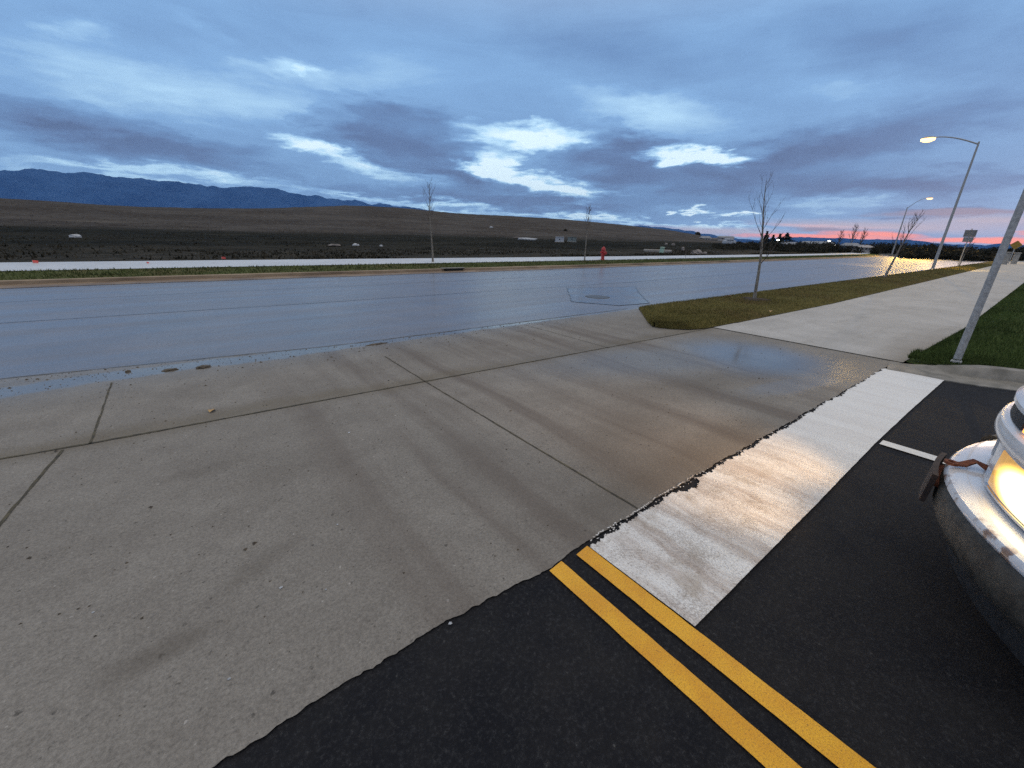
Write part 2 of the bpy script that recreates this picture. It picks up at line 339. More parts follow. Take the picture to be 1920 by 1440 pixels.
M_turf_near = mat('verge_turf', fn=f_turf((.07, .062, .022), (.15, .125, .045), (.11, .07, .035)))
M_turf_right = mat('lawn_turf', fn=f_turf((.03, .045, .014), (.065, .09, .028), (.04, .06, .018)))
M_turf_far = mat('far_verge_turf', fn=f_turf((.06, .075, .03), (.10, .115, .045), (.11, .09, .045), 3))
def f_field(n, b, pos):
    sp = n.new('ShaderNodeSeparateXYZ'); n.l.new(pos, sp.inputs[0])
    a = n.noise(pos, .9, 8, .7); st = n.noise(n.mapping(pos, sc=(.012, .10, 1)), 1.3, 6, .65); st2 = n.noise(n.mapping(pos, sc=(.03, .35, 1)), 1.0, 6, .65); g = n.noise(pos, .05, 5, .65)
    dark = n.mix(n.mr(st2, .38, .72), (.010, .011, .009), (.038, .035, .027)); dark = n.mix(n.math('MULTIPLY', n.mr(a, .42, .72), .5), dark, (.048, .048, .034))
    light = n.mix(n.mr(st, .3, .7), (.052, .047, .045), (.105, .094, .085)); light = n.mix(n.math('MULTIPLY', n.mr(g, .45, .6), .5), light, (.045, .036, .030)); light = n.mix(n.math('MULTIPLY', n.mr(a, .48, .66), .55), light, (.145, .13, .11)); light = n.mix(n.mr(n.noise(n.mapping(pos, sc=(.02, .06, 1)), 1.2, 6, .7), .62, .70), light, (.165, .145, .12))
    near = n.mix(n.mr(a, .35, .65), (.030, .030, .025), (.072, .066, .055))
    yy = n.math('ADD', sp.outputs[1], n.math('MULTIPLY', n.math('SUBTRACT', n.noise(n.mapping(pos, sc=(.02, .05, 1)), 1, 4, .6), .5), 26))
    c = n.mix(n.mr(yy, 27, 40), near, dark); c = n.mix(n.mr(yy, 74, 96), c, light)
    n.set(b.inputs['Base Color'], c); b.inputs['Roughness'].default_value = 1; b.inputs['Specular IOR Level'].default_value = .05; bump(n, b, a, 1.0, .5)
M_field = mat('field_soil_and_weeds', fn=f_field)
M_ground = mat('plain_ground', fn=simple((.025, .024, .018), (.06, .055, .04), .02, 1.0))
def veg(name, c1, c2, s=.7):
    def fn(n, b, pos):
        g = n.new('ShaderNodeNewGeometry').outputs['Random Per Island']; c = n.mix(g, c1, c2); c = n.mix(n.mr(n.noise(pos, s, 3), .35, .65), c, n.vmath('SCALE', c, scale=.6))
        n.set(b.inputs['Base Color'], c); b.inputs['Roughness'].default_value = .9; b.inputs['Specular IOR Level'].default_value = .1
    return mat(name, fn=fn)
M_gr_near = veg('verge_grass', (.10, .10, .028), (.32, .26, .10))
M_gr_right = veg('lawn_grass', (.045, .072, .02), (.11, .15, .045))
M_gr_far = veg('far_verge_grass', (.07, .10, .03), (.16, .17, .07))
M_weed = veg('dry_weeds', (.010, .011, .007), (.085, .072, .050), .1)
M_tree_dark = veg('dark_tree_mass', (.010, .013, .010), (.045, .040, .030), .08)
M_conifer = veg('conifer_needles', (.006, .012, .010), (.015, .024, .016))
def f_bark(n, b, pos):
    a = n.noise(n.mapping(pos, sc=(30, 30, 6)), 1.5, 5, .65); n.set(b.inputs['Base Color'], n.mix(n.mr(a, .3, .7), (.10, .085, .07), (.30, .27, .23))); b.inputs['Roughness'].default_value = .9; bump(n, b, a, .6, .01)
M_bark = mat('young_bark', fn=f_bark)
M_twig = mat('twig_bark', fn=simple((.05, .037, .030), (.13, .10, .085), 20, .85))
M_steel = mat('galvanised_steel', fn=simple((.28, .28, .285), (.42, .42, .42), 25, .5, .1, .002))
for M in (M_steel,): M.node_tree.nodes['Principled BSDF'].inputs['Metallic'].default_value = .0
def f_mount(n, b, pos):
    a = n.noise(n.mapping(pos, sc=(1, 1, .45)), .0030, 10, .72); n.set(b.inputs['Base Color'], n.mix(n.mr(a, .35, .65), (.015, .066, .21), (.034, .105, .28))); b.inputs['Roughness'].default_value = 1; b.inputs['Specular IOR Level'].default_value = 0  # forest base colour carries the blue of distance haze
M_mount = mat('haze_tinted_forest', fn=f_mount)
M_dirt = mat('dark_mulch', fn=simple((.02, .014, .010), (.07, .045, .03), 18, 1, .8, .03))
# ------------------------------------------------------------------ ground sheets
struct(MB().poly([(-14000, -14000), (14000, -14000), (14000, 14000), (-14000, 14000)], -.30).build('ground', M_ground))
# main road: far kerb line and near edge, bending left far off
far_k = [(-120, 17.0), (-40, 17.0), (0, 17.0), (20, 16.6), (33, 16.6), (45, 16.7), (56, 16.9), (72, 17.2), (88, 17.8), (104, 19.4), (118, 24), (130, 32), (150, 52), (190, 100), (240, 170)]
near_k = [(-120, 6.62), (-1.7, 6.62), (1.7, 6.16), (8.8, 6.0), (15.3, 5.85), (36, 5.45), (60, 5.1), (86, 5.0)]
endpts = [at(1869, 489.3), at(1830, 488), at(1790, 486.6), at(1750, 485.2), at(1715, 483.2), at(1690, 481.5)]
near_far = near_k+[(95, 5.2)]+[e for e in endpts if e[0] > 95]
e2 = near_far[-1]
road_poly = near_far+[(e2[0]+60, e2[1]+40), (300, 190), (240, 170)]+far_k[::-1][1:]
def dense(pts, step=1.0):
    out = []
    for a, b in zip(pts[:-1], pts[1:]):
        k = max(1, int(hypot(b[0]-a[0], b[1]-a[1])/step)); out += [(a[0]+(b[0]-a[0])*i/k, a[1]+(b[1]-a[1])*i/k) for i in range(k)]
    return out+[pts[-1]]
def interp(pts, x):
    if x <= pts[0][0]: return pts[0][1]
    for a, b in zip(pts[:-1], pts[1:]):
        if x <= b[0]: return a[1]+(b[1]-a[1])*(x-a[0])/(b[0]-a[0])
    return pts[-1][1]
ry = lambda x: interp(near_k, x)
fy = lambda x: interp(far_k, x)
road = struct(MB().poly(road_poly, 0).build('road', M_road))
bm = bmesh.new(); bm.from_mesh(road.data); bmesh.ops.triangulate(bm, faces=bm.faces); bm.to_mesh(road.data); bm.free()
# concrete apron / gutter: between asphalt edge and road edge
def fr(x, s, sd=0.0): return mn.fractal(Vector((x*s, sd, 1.3)), 1.0, 2.0, 5)
def asph_edge(x): return interp([(-30, 1.22), (-.22, 1.18), (.16, 1.19), (.61, 1.19), (1.2, 1.145), (1.48, 1.15), (2.6, 1.145), (3.4, 1.12), (4.24, 1.095), (5.35, 1.06), (6.1, 1.04), (7.42, 1.0), (8.2, .96)], x)+fr(x, 4, 3)*.014+fr(x, 30, 9)*.009+fr(x, 110, 9)*.004
xs = lin(-30, 7.95, 2400)
ap = [(x, asph_edge(x)) for x in xs]
WLX = 8.05    # where the path begins
south = ap+[(WLX, .90), (WLX, 3.78), (7.5, 3.95), (7.25, 4.2), (7.15, 4.40), (7.4, 4.70), (8.86, 5.98)]
north = [(x, ry(x)+fr(x, 3, 5)*.02) for x in lin(8.4, -30, 120)]
apron = MB().poly(south+north, .004)
o = struct(apron.build('driveway_apron', M_apron))
bm = bmesh.new(); bm.from_mesh(o.data); bmesh.ops.triangulate(bm, faces=bm.faces); bm.to_mesh(o.data); bm.free()
# black asphalt of the exit lanes: one sheet under everything south of the apron
struct(MB().poly([(-30, 2.0), (7.95, 1.6), (8.0, .9), (7.42, .40), (7.62, .0), (8.0, -.8), (8.3, -2.5), (8.3, -40), (-30, -40)], -.004).build('exit_lane', M_blk))
# joints
def strip(pts, w, z, wob=.004, s=8):
    P = dense(pts, .03); L = []; Rr = []
    for i, p in enumerate(P):
        a = Vector(P[min(i+1, len(P)-1)])-Vector(P[max(i-1, 0)]); a.normalize(); q = Vector((-a.y, a.x)); t = i*.03
        k = w/2*(1+.45*fr(t, s, 2.2)); c = Vector(p)+q*fr(t, s*.7, 7)*wob
        L.append(c+q*k); Rr.append(c-q*k)
    m_ = MB(); nL = len(L); m_.add([(v.x, v.y, z) for v in L+Rr], [(i, i+1, nL+i+1, nL+i) for i in range(nL-1)]); return m_
jm = MB()
for pts, w in (([(-8, 4.62), (-1.26, 4.24), at(168, 833), at(797, 716), at(1290, 624)], .022), ([at(1290, 624), (WLX, 3.72)], .012), ([(-.94, 4.17), (-1.32, 1.25)], .018), ([at(210, 718), at(170, 833)], .014), ([at(722, 669), at(797, 716), (1.98, 1.16)], .013), ([(5.0, 5.9), (5.0, 3.85)], .008), ([(WLX-.02, 3.7), (WLX-.02, 1.0)], .016)):
    q = strip(pts, w, .008); jm.add(q.v, q.f)
struct(jm.build('slab_joints', M_joint, fix=False))
# long wet edge line where asphalt meets gutter pan
struct(strip([(x, ry(x)+.015) for x in lin(-14, 8.4, 60)], .022, .008, .01, 5).build('gutter_seam', M_joint, fix=False))
# road seams and patch
sm_ = MB()
for pts, w in (([(-20, 11.3), (2.9, 10.35), (9, 10.2), (13.5, 10.0), (40, 10.2), (60, 11)], .03), ([(-20, 13.8), (8, 13.2), (30, 13.3), (60, 14.5)], .02)):
    q = strip(dense(pts, 2), w, .004, .03, .6); sm_.add(q.v, q.f)
struct(sm_.build('road_seams', M_seam, fix=False))
M_patchseam = mat('patch_seam_tar', (.062, .061, .068), .30)
pp = [(10.1, 9.75), (12.7, 8.9), (11.6, 8.0), (9.7, 6.3), (8.6, 6.45), (8.0, 7.5)]
struct(MB().poly(pp, .005).build('road_patch', M_patch))
q = strip(pp+[pp[0]], .03, .009, .03, 3); struct(q.build('patch_seam', M_patchseam, fix=False))
mh = thing('manhole_cover', 'round manhole cover ringed with dark mud in the wet road patch', 'manhole cover', (9.35, 7.79, 0))
MB().lathe((9.35, 7.79, .010), [(.33, -.004), (.33, .002), (.30, .003)], 28).build('lid', mat('cast_iron', fn=simple((.03, .028, .026), (.075, .068, .062), 14, .4, .5, .01)), mh)
blm = MB().lathe((9.35, 7.79, .006), [(.36, -.002), (.35, .002), (.34, .003)], 28); blm.build('ring', M_joint, mh)
# ------------------------------------------------------------------ painted markings
MK = .009
xs = lin(1.475, 7.42, 900); top = []
for x in xs:
    t = (x-1.475)/(7.42-1.475); y = asph_edge(x)-.034+.02*smooth(4, 7, x)+fr(x, 5, 11)*.014+fr(x, 30, 4)*.018+fr(x, 120, 8)*.009
    if 2.35 < x < 2.62: y -= .05*sin((x-2.35)/.27*pi)
    top.append((x, min(y, asph_edge(x)+.004)))
bar = MB().poly([(x, interp([(1.475, .506), (3, .488), (4.44, .478), (5.56, .452), (7.42, .395)], x)+fr(x, 9, 1)*.002) for x in lin(1.478, 7.42, 300)]+top[::-1], MK)
for k_ in range(60):      # dribbled paint line along the slab edge, broken into dashes, then loose flakes in the ragged border
    x0_ = 1.5+k_*.021+ru(0, .01)
    if x0_ > 2.62: break
    if rnd() < .22: continue
    l_ = ru(.010, .021); up_ = [(x0_+l_*i_/4, asph_edge(x0_+l_*i_/4)+.006+.003*rnd()) for i_ in range(5)]; dn_ = [(x0_+l_*i_/4, asph_edge(x0_+l_*i_/4)+.0005*rnd()) for i_ in range(4, -1, -1)]
    bar.poly(dn_[::-1]+up_[::-1], MK+.002)
for _ in range(150):
    x = 1.5+ru(0, 1)*5.0; y = asph_edge(x)-.020+ru(-.016, .014); l = ru(.003, .012); w = ru(.002, .005); a = ru(-.3, .3)
    pts = [(x+cos(a)*l*cos(k)*.9-sin(a)*w*sin(k), y+sin(a)*l*cos(k)+cos(a)*w*sin(k)) for k in (0, 1.1, 2.0, 3.1, 4.3, 5.2)]; bar.poly(pts, MK+.003)
o = struct(bar.build('stop_bar', M_white)); bm = bmesh.new(); bm.from_mesh(o.data); bmesh.ops.triangulate(bm, faces=bm.faces); bm.to_mesh(o.data); bm.free()
struct(MB().poly([(4.43, .455), (4.55, .452), (4.55, -2.4), (4.43, -2.4)], MK-.003).build('lane_line', mat('white_line_paint', fn=simple((.60, .60, .58), (.74, .74, .72), 60, .5, .2, .003))))
def yline(x0, x1, ytop, name):
    sk = -.030
    L = [(x0+sk*(ytop-y)*.2+fr(y, 9, x0)*.002, y) for y in lin(ytop-.01, -9, 700)]; Rr = [(x1+sk*(ytop-y)*.2+fr(y, 9, x1+5)*.002, y) for y in lin(-9, ytop, 700)]
    o = struct(MB().poly(L+Rr, MK-.003).build(name, M_yel)); bm = bmesh.new(); bm.from_mesh(o.data); bmesh.ops.triangulate(bm, faces=bm.faces); bm.to_mesh(o.data); bm.free()
yline(1.185, 1.28, 1.135, 'yellow_line'); yline(1.378, 1.474, 1.13, 'yellow_line')
# ------------------------------------------------------------------ near side: path, verge, lawn, kerb
PL = [(8.05, 3.72), (14.5, 3.51), (30, 3.48), (56, 3.46), (75, 3.4), (110, 2.6)]     # road side of path
PR = [(8.05, .90), (13, .70), (34, .48), (60, .40), (75, .2), (110, -1.0)]
xs = lin(8.05, 110, 200)
struct(MB().poly([(x, interp(PR, x)) for x in xs]+[(x, interp(PL, x)) for x in xs[::-1]], .012).build('path', M_path))
struct(MB().poly([(88, -14), (101, -14), (98, 3), (97, 5.3), (86, 5.1), (86, 3)], .016).build('side_street', M_path))
vz = lambda x, y, a, b, h: h*smooth(0, .35, min(y-a, b-y))+.015*mn.noise(Vector((x*1.5, y*1.5, 0)))
def verge_y(x, t):
    a = interp(PL, x)-.02; b = ry(x)-.01
    if x < 8.9: # rounded nose at the driveway
        a = interp([(7.02, 4.36), (7.15, 4.08), (7.4, 3.86), (7.8, 3.74), (8.9, interp(PL, 8.9))], x); b = interp([(7.02, 4.40), (7.25, 4.66), (8.70, 5.93), (8.9, 6.0)], x)
    return a, b
def vfn(u, t):
    a, b = verge_y(u, t); y = a+(b-a)*t; return (u, y, .02+.09*(smooth(0, .18, t)*smooth(1, .82, t))+.012*mn.noise(Vector((u*2, y*2, 0))))
struct(grid(vfn, lin(7.02, 20, 160)+lin(20.3, 86, 130), lin(0, 1, 16)).build('verge', M_turf_near, sm=True))
# kerb with gutter pan east of the exit lanes, curving away
kb_out = [(7.97, 1.03), (8.02, .62), (8.10, .30), (8.28, -.05), (8.5, -.5), (8.62, -1.2), (8.65, -3), (8.65, -30)]   # back of kerb
P = [Vector(p) for p in dense(kb_out, .12)]
def kprof(t):   # offsets toward the lane, heights: ramps up from flush
    h = .14*smooth(.05, 1.0, t)+.006
    return [(0, -.1), (0, h), (.15, h), (.19, h*.72), (.235, .02), (.62, .008), (.625, -.05)]
KV = []; Kf = []; dist = 0
for i, p in enumerate(P):
    if i: dist += (P[i]-P[i-1]).length
    a = (P[min(i+1, len(P)-1)]-P[max(i-1, 0)]).normalized(); q = Vector((a.y, -a.x)) if a.y > 0 else Vector((a.y, -a.x))
    if q.x > 0: q = -q
    for (o_, h) in kprof(dist): KV.append((p.x+q.x*o_, p.y+q.y*o_, h))
for i in range(len(P)-1):
    for k in range(6): Kf.append((i*7+k, i*7+k+1, (i+1)*7+k+1, (i+1)*7+k))
kb = MB(); kb.add(KV, Kf); o = tag(kb.build('kerb', M_kerb, sm=True), 'concrete kerb with gutter pan curving round the dark lawn corner', 'kerb')
# lawn
def lawn(u, t):
    yb = interp(PR, u)-.02 if u > 8.08 else interp([(8.0, .6), (8.08, .88)], u)
    ya = interp([(8.0, .60), (8.10, .30), (8.28, -.05), (8.5, -.5), (8.62, -1.2), (8.7, -20)], u) if u < 8.7 else -20-(u-8.7)*.3
    s = t**2.2; y = yb+(ya-yb)*s
    e = min(smooth(0, .4, yb-y), 1); k = min(1, .25+smooth(8.0, 9.5, u)+smooth(.5, -.5, y))
    return (u, y, .02+.11*e*k+.012*mn.noise(Vector((u*2, y*2, 3))) if u > 8.01 else .1)
struct(grid(lawn, lin(8.0, 9, 30)+lin(9.1, 30, 120)+lin(30.5, 120, 90), lin(0, 1, 60)).build('lawn', M_turf_right, sm=True))
def lawn_z(x, y): return .13*smooth(0, .4, interp(PR, x)-.02-y)
# ------------------------------------------------------------------ far side
FX = lin(-120, 56, 160)+lin(57, 240, 60)
def mudf(u, t):
    y = fy(u)-.75+.77*t; y += .12*fr(u, .5, 4)*(1-t); return (u, y, .008 if t < .99 else .03)
struct(grid(mudf, FX, lin(0, 1, 4)).build('gutter', M_mudgut))
def kf(u, t):
    pr = [(0, .0), (.02, .11), (.17, .125), (.20, .10)]; a = pr[int(round(t*3))]; return (u, fy(u)+a[0], a[1])
tag(grid(kf, FX, lin(0, 1, 4)).build('kerb', mat('far_kerb_concrete', fn=simple((.16, .11, .07), (.40, .30, .20), .35, .8, 0, .01, 5))), 'mud stained concrete kerb along the far side of the road', 'kerb')
FPx = lambda x: fy(x)+1.95+.0*x
FPT = lambda x: fy(x)+5.15-.012*max(0, min(60, x))
def fv(u, t): y = fy(u)+.19+(FPx(u)-fy(u)-.19)*t; return (u, y, .12+.10*t+.02*mn.noise(Vector((u*.9, y*2, 0))))
struct(grid(fv, FX, lin(0, 1, 6)).build('far_verge', M_turf_far, sm=True))
def fp(u, t): return (u, FPx(u)-.02+(FPT(u)-FPx(u))*t, .235+.05*t)
struct(grid(fp, FX, [0, 1]).build('far_path', M_fpath))
# hill
RT = [(-200, 365), (0, 372), (100, 378), (200, 385), (280, 389), (400, 391), (500, 391), (600, 388), (650, 386), (700, 387), (760, 391), (850, 400), (950, 405), (1050, 411), (1150, 420), (1250, 431), (1310, 441), (1350, 449), (1400, 456), (1450, 459)]
RR = []
for px, py in RT:
    d = ray(px, py); RR.append((d.x/d.y, d.z/d.y))
def field_z(x, y):
    r = x/max(y, 1); rz = EYE+180*interp(RR, r) if r < RR[-1][0] else .3
    rz = max(rz, .3); t = smooth(72, 185, y) if y < 180 else 1-smooth(182, 500, y)*.7
    z = .27+.12*smooth(22, 40, y)+.5*smooth(35, 75, y)*(1 if rz > 2 else .2)
    b = mn.fractal(Vector((x*.03, y*.07, 1)), 1, 2, 4)
    z += (rz-z)*t+b*.22*smooth(24, 50, y)*(1-smooth(150, 180, y)*.5)+.16*mn.fractal(Vector((x*.25, y*.3, 1)), 1, 2, 3)*smooth(23, 30, y)
    if r > RR[-1][0]*.8: z = min(z, .5+rz)
    return z
ys = [21.0+k*.6 for k in range(30)]+[39+k*1.3 for k in range(120)]+[200+k*12 for k in range(30)]
xsF = lin(-200, 620, 420)
def ff(u, t):
    y0 = FPT(u)-.02; y = t if t > 39 else y0+(t-21.0)*(39-y0)/(39-21.0); return (u, y, field_z(u, y) if t > 21.3 else .27)
struct(grid(ff, xsF, ys).build('field', M_field, sm=True))
def hit(px, py):
    d = ray(px, py); t = 20
    while t < 900:
        p = Vector((0, 0, EYE))+d*t
        if p.y > 19 and p.z < (field_z(p.x, p.y) if p.y > 22 else .25): return (p.x, p.y, field_z(p.x, p.y) if p.y > 22 else .25)
        t += .15 if t < 150 else .6
    return None
# ------------------------------------------------------------------ mountains
def mountain(name, pts, dist, back, amp, seed):
    px = [p[0] for p in pts]; A = []
    for p in pts:
        a, e = azel(*p); A.append((a, e))
    az0, az1 = A[0][0], A[-1][0]; N_ = int((az1-az0)/.0022)
    def f(u, t):
        e = interp(A, u); hz = EYE+dist*tan(max(e, .0))
        d = dist+back*(t-.5)*2*(1 if t > .5 else .55); k = 1-abs(t-.5)*2; k = k**.8
        h = hz*k*(1+0*u)+amp*mn.fractal(Vector((u*60, t*3, seed)), 1, 2, 5)*(.15+k)
        return (d*sin(u), d*cos(u), h if 0 < t < 1 else -40)
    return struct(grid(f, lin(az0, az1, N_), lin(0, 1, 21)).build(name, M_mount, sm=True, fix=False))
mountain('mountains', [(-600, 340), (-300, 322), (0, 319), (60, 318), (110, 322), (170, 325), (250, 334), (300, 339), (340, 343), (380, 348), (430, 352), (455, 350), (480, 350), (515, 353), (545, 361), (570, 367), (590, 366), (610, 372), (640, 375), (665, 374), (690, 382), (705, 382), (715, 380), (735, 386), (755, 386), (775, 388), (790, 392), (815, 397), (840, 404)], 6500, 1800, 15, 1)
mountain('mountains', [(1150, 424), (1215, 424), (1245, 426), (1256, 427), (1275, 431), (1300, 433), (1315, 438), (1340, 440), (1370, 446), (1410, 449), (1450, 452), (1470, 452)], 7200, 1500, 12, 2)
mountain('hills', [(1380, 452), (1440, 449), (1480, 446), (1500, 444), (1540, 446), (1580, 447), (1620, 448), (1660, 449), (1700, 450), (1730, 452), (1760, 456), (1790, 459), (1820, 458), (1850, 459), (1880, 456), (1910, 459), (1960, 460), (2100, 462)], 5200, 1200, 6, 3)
# ------------------------------------------------------------------ vegetation as stuff
def blades(name, mat_, pts, hmin, hmax, w, label, cat, lean=.5):
    V = []; Fc = []
    for (x, y, z) in pts:
        h = ru(hmin, hmax); a = ru(0, 2*pi); b = ru(0, 2*pi); l = h*ru(0, lean); ww = w*ru(.6, 1.4)
        i = len(V); V += [(x-cos(a)*ww, y-sin(a)*ww, z-.01), (x+cos(a)*ww, y+sin(a)*ww, z-.01), (x+cos(b)*l, y+sin(b)*l, z+h)]; Fc.append((i, i+1, i+2))
    m_ = MB(); m_.v = V; m_.f = Fc; return stuff(m_.build(name, mat_, fix=False), label, cat)
pts = []
while len(pts) < 95000:
    x = 7.03+(rnd()**1.9)*60; a, b = verge_y(x, 0); t = rnd(); y = a+(b-a)*t
    if mn.noise(Vector((x*1.3, y*2.2, 5)))+rnd()*.9 < -.05: continue
    pts.append((x, y, vfn(x, t)[2]))
blades('verge_grass', M_gr_near, pts, .02, .055, .005, 'short olive brown winter grass on the strip between road and path', 'grass', .9)
pts = []
while len(pts) < 110000:
    x = 8.03+(rnd()**1.8)*40; yb = interp(PR, x)-.03 if x > 8.1 else .5; y = yb-(rnd()**1.7)*(6+x*.3)
    if x < 8.7 and y < interp([(8.0, .60), (8.10, .30), (8.28, -.05), (8.5, -.5), (8.62, -1.2), (8.7, -20)], x)+.02: continue
    pts.append((x, y, lawn_z(x, y)+.015 if x > 8.5 else .08+.05*smooth(8.0, 8.5, x)))
blades('lawn_grass', M_gr_right, pts, .03, .07, .005, 'dark green lawn at the corner beside the kerb and steel pole', 'grass', .7)
pts = []
for _ in range(30000):
    x = -25+(rnd()**1.3)*110; t = rnd(); p = fv(x, t); pts.append(p)
blades('far_verge_grass', M_gr_far, pts, .03, .09, .02, 'green mown grass strip between far kerb and white path', 'grass', .8)
pts = []
for _ in range(90000):
    y = 22.2+(rnd()**2.0)*150; x = ru(-.35*y-12, 2.6*y+25)
    if y < FPT(x)+.2: continue
    if mn.fractal(Vector((x*.08, y*.16, 9)), 1, 2, 3) < -.12+rnd()*.3: continue
    pts.append((x, y, field_z(x, y)))
o = blades('field_weeds', M_weed, pts, .03, .15, .05, 'dry brown and dark green weeds covering the open field and hill', 'weeds', .9)
# ------------------------------------------------------------------ treeline
def leafmass(mb, c, r, k, s):
    for _ in range(k):
        while True:
            p = Vector((ru(-1, 1), ru(-1, 1), ru(-.6, 1)))
            if .25 < p.length < 1: break
        q = Vector((c[0]+p.x*r[0], c[1]+p.y*r[1], c[2]+p.z*r[2]))
        a = Vector((ru(-1, 1), ru(-1, 1), ru(-1, 1))).normalized()*s*ru(.5, 1.3); b = a.orthogonal().normalized()*s*ru(.4, 1)
        mb.add([q-a, q+b, q+a*.8, q-b], [(0, 1, 2, 3)])
tl = MB()
TT = [(1340, 456), (1380, 455), (1420, 453), (1480, 454), (1500, 454), (1530, 455), (1545, 451), (1560, 455), (1580, 456), (1610, 457), (1650, 456), (1675, 455), (1700, 458), (1750, 459), (1780, 462), (1815, 463), (1830, 467), (1870, 465), (1900, 467), (1930, 462), (2050, 462)]
BB = [(1340, 468), (1400, 472), (1620, 476), (1660, 480), (1700, 482), (1800, 486.5), (1860, 488), (1900, 487.5), (2050, 487)]
px = 1340
while px < 2050:
    db_ = hypot(*at(px, interp(BB, px), .2)); db_ = min(max(db_, 85), 140); a0, _ = azel(px, 470)
    for lay, fac in enumerate((1.9, 1.4, 1.12, 1.02)):
        a = a0+ru(-.004, .004); d = db_*fac*ru(.97, 1.05); x, y = d*sin(a), d*cos(a)
        if y < fy(x)+7 and x < 100 and px < 1700: continue
        py = interp(TT, px)+(0, 1, 5, 12)[lay]+ru(-3, 3)*(1 if lay < 2 else 1.5); z0_ = .1
        top = max(.7, min(zfor(x, y, py), 12)); w = max(.9, top*.6)
        leafmass(tl, (x, y, top*.42), (w, w*.8, top*.6), 100, (.07+.0011*d))
        for q_ in range(2):     # bare stems breaking the outline
            sx_ = x+ru(-w, w); tl.tube([(sx_, y, 0), (sx_+ru(-.4, .4), y, top*ru(.9, 1.25))], [.04, .015], 3, False)
    px += 5
stuff(tl.build('treeline', M_tree_dark, fix=False), 'dark mass of bushes and bare trees beyond the end of the road', 'trees')
# ------------------------------------------------------------------ saplings
def sapling(name, base, top, fork, seed, label, rad=.035, spread=.5, nb=16, group='young bare street trees', mulch=True):
    random.seed(seed); t = thing(name, label, 'tree', base, group); bx, by, bz = base
    pts = []; H = top[2]-bz
    for i in range(13):
        k = i/12; pts.append((bx+(top[0]-bx)*k+.04*sin(k*7+seed)*(H/4), by+(top[1]-by)*k+.035*sin(k*5+seed*2)*(H/4), bz-.03+(H+.03)*k))
    rr = [rad*(1.25 if i == 0 else 1)*(1-.88*(i/12)**1.0) for i in range(13)]
    MB().tube(pts, rr, 9).build('trunk', M_bark, t, sm=True)
    cr = MB()
    def at_k(k):
        f = k*12; i = min(11, int(f)); a, b = Vector(pts[i]), Vector(pts[i+1]); return a+(b-a)*(f-i), rr[i]
    def branch(p, d, L, r, lv):
        q = [p]; dd = d.copy(); s = 5
        for i in range(s):
            dd = (dd+Vector((ru(-.12, .12), ru(-.12, .12), .10))).normalized(); q.append(q[-1]+dd*L/s)
        cr.tube(q, [r*(1-.75*i/s) for i in range(s+1)], 5)
        if lv < 2:
            for k in range(2 if lv else 3):
                j = random.randint(1, s); a = ru(0, 2*pi); e = (dd+Vector((cos(a), sin(a), .35))*.7).normalized(); branch(q[j], e, L*ru(.3, .55), r*.5, lv+1)
    for i in range(nb):
        k = fork+(1-fork)*(i+.3)/nb; p, r = at_k(k); a = i*2.4+seed; L = H*spread*(1-.62*(k-fork)/(1-fork))*ru(.6, 1.0)
        branch(p, Vector((cos(a)*.62, sin(a)*.62, ru(.75, 1.1))).normalized(), L, max(.0045+.0005*max(0, hypot(bx, by)-14), r*.36), 0)
    cr.build('crown', M_twig, t, sm=True, fix=False)
    if mulch:
        m_ = MB(); ring = []
        for k in range(26):
            a = 2*pi*k/26; q = .48*(1+.25*sin(3*a+seed)+.1*ru(-1, 1)); ring.append((bx+cos(a)*q, by+sin(a)*q, bz-.015))
        m_.add(ring+[(bx+(x-bx)*.5, by+(y-by)*.5, bz+.035) for x, y, z in ring]+[(bx, by, bz+.03)], [(i, (i+1) % 26, 26+(i+1) % 26, 26+i) for i in range(26)]+[(26+i, 26+(i+1) % 26, 52) for i in range(26)])
        tag(m_.build('mulch_ring', M_dirt, None), label_m.get(name+str(seed), 'dark soil ring on the grass round the '+label.split(' standing')[0].split(' on ')[0]), 'soil ring')
    return t
label_m = {}
def tip(base, px, py):
    z = zfor(base[0], base[1], py); return z
def tz(b, py): return zfor(b[0], b[1], py)
b = (12.51, 4.80, .10); label_m['tree11'] = 'dark soil ring round the tree nearest the camera by the path'
z = tz(b, 338); x_, y_ = 12.3, 4.95
sapling('tree', b, (12.35, 4.95+.12, z), .30, 11, 'tall bare sapling on the near grass strip, nearest of the trees', .045, .40, 12)
b = (28.31, 5.0, .10); label_m['tree12'] = 'dark soil ring on the near strip round the leaning sapling'
sapling('tree', b, (28.9, 4.55, tz(b, 402)), .35, 12, 'bare sapling leaning right on the near strip, left of the lamp glow', .055, .42, 16)
b = (10.63*.97, 20.5*.955, .2); label_m['tree13'] = 'soil ring on the far verge at the left sapling'
sapling('tree', b, (b[0]-.05, b[1], tz(b, 345)), .52, 13, 'thin bare sapling on the far verge, leftmost of the trees', .05, .30, 16)
b = (21.0, 18.9, .2); label_m['tree14'] = 'soil ring on the far verge left of the red hydrant'
sapling('tree', b, (b[0]+.1, b[1], tz(b, 388)), .55, 14, 'thin bare sapling on the far verge just left of the red hydrant', .045, .30, 16)
b = (33.6, 19.0, .22)
sapling('tree', b, (b[0]+.2, b[1]+.1, tz(b, 468)), .45, 15, 'tiny knee high sapling with a brown tuft on the far verge', .02, .35, 8, mulch=False)
b = (57.0, 5.0, .1)
sapling('tree', b, (57.6, 4.9, tz(b, 440)), .35, 16, 'slim bare sapling on the near strip close beside the tall lit lamp pole', .04, .3, 9, mulch=False)
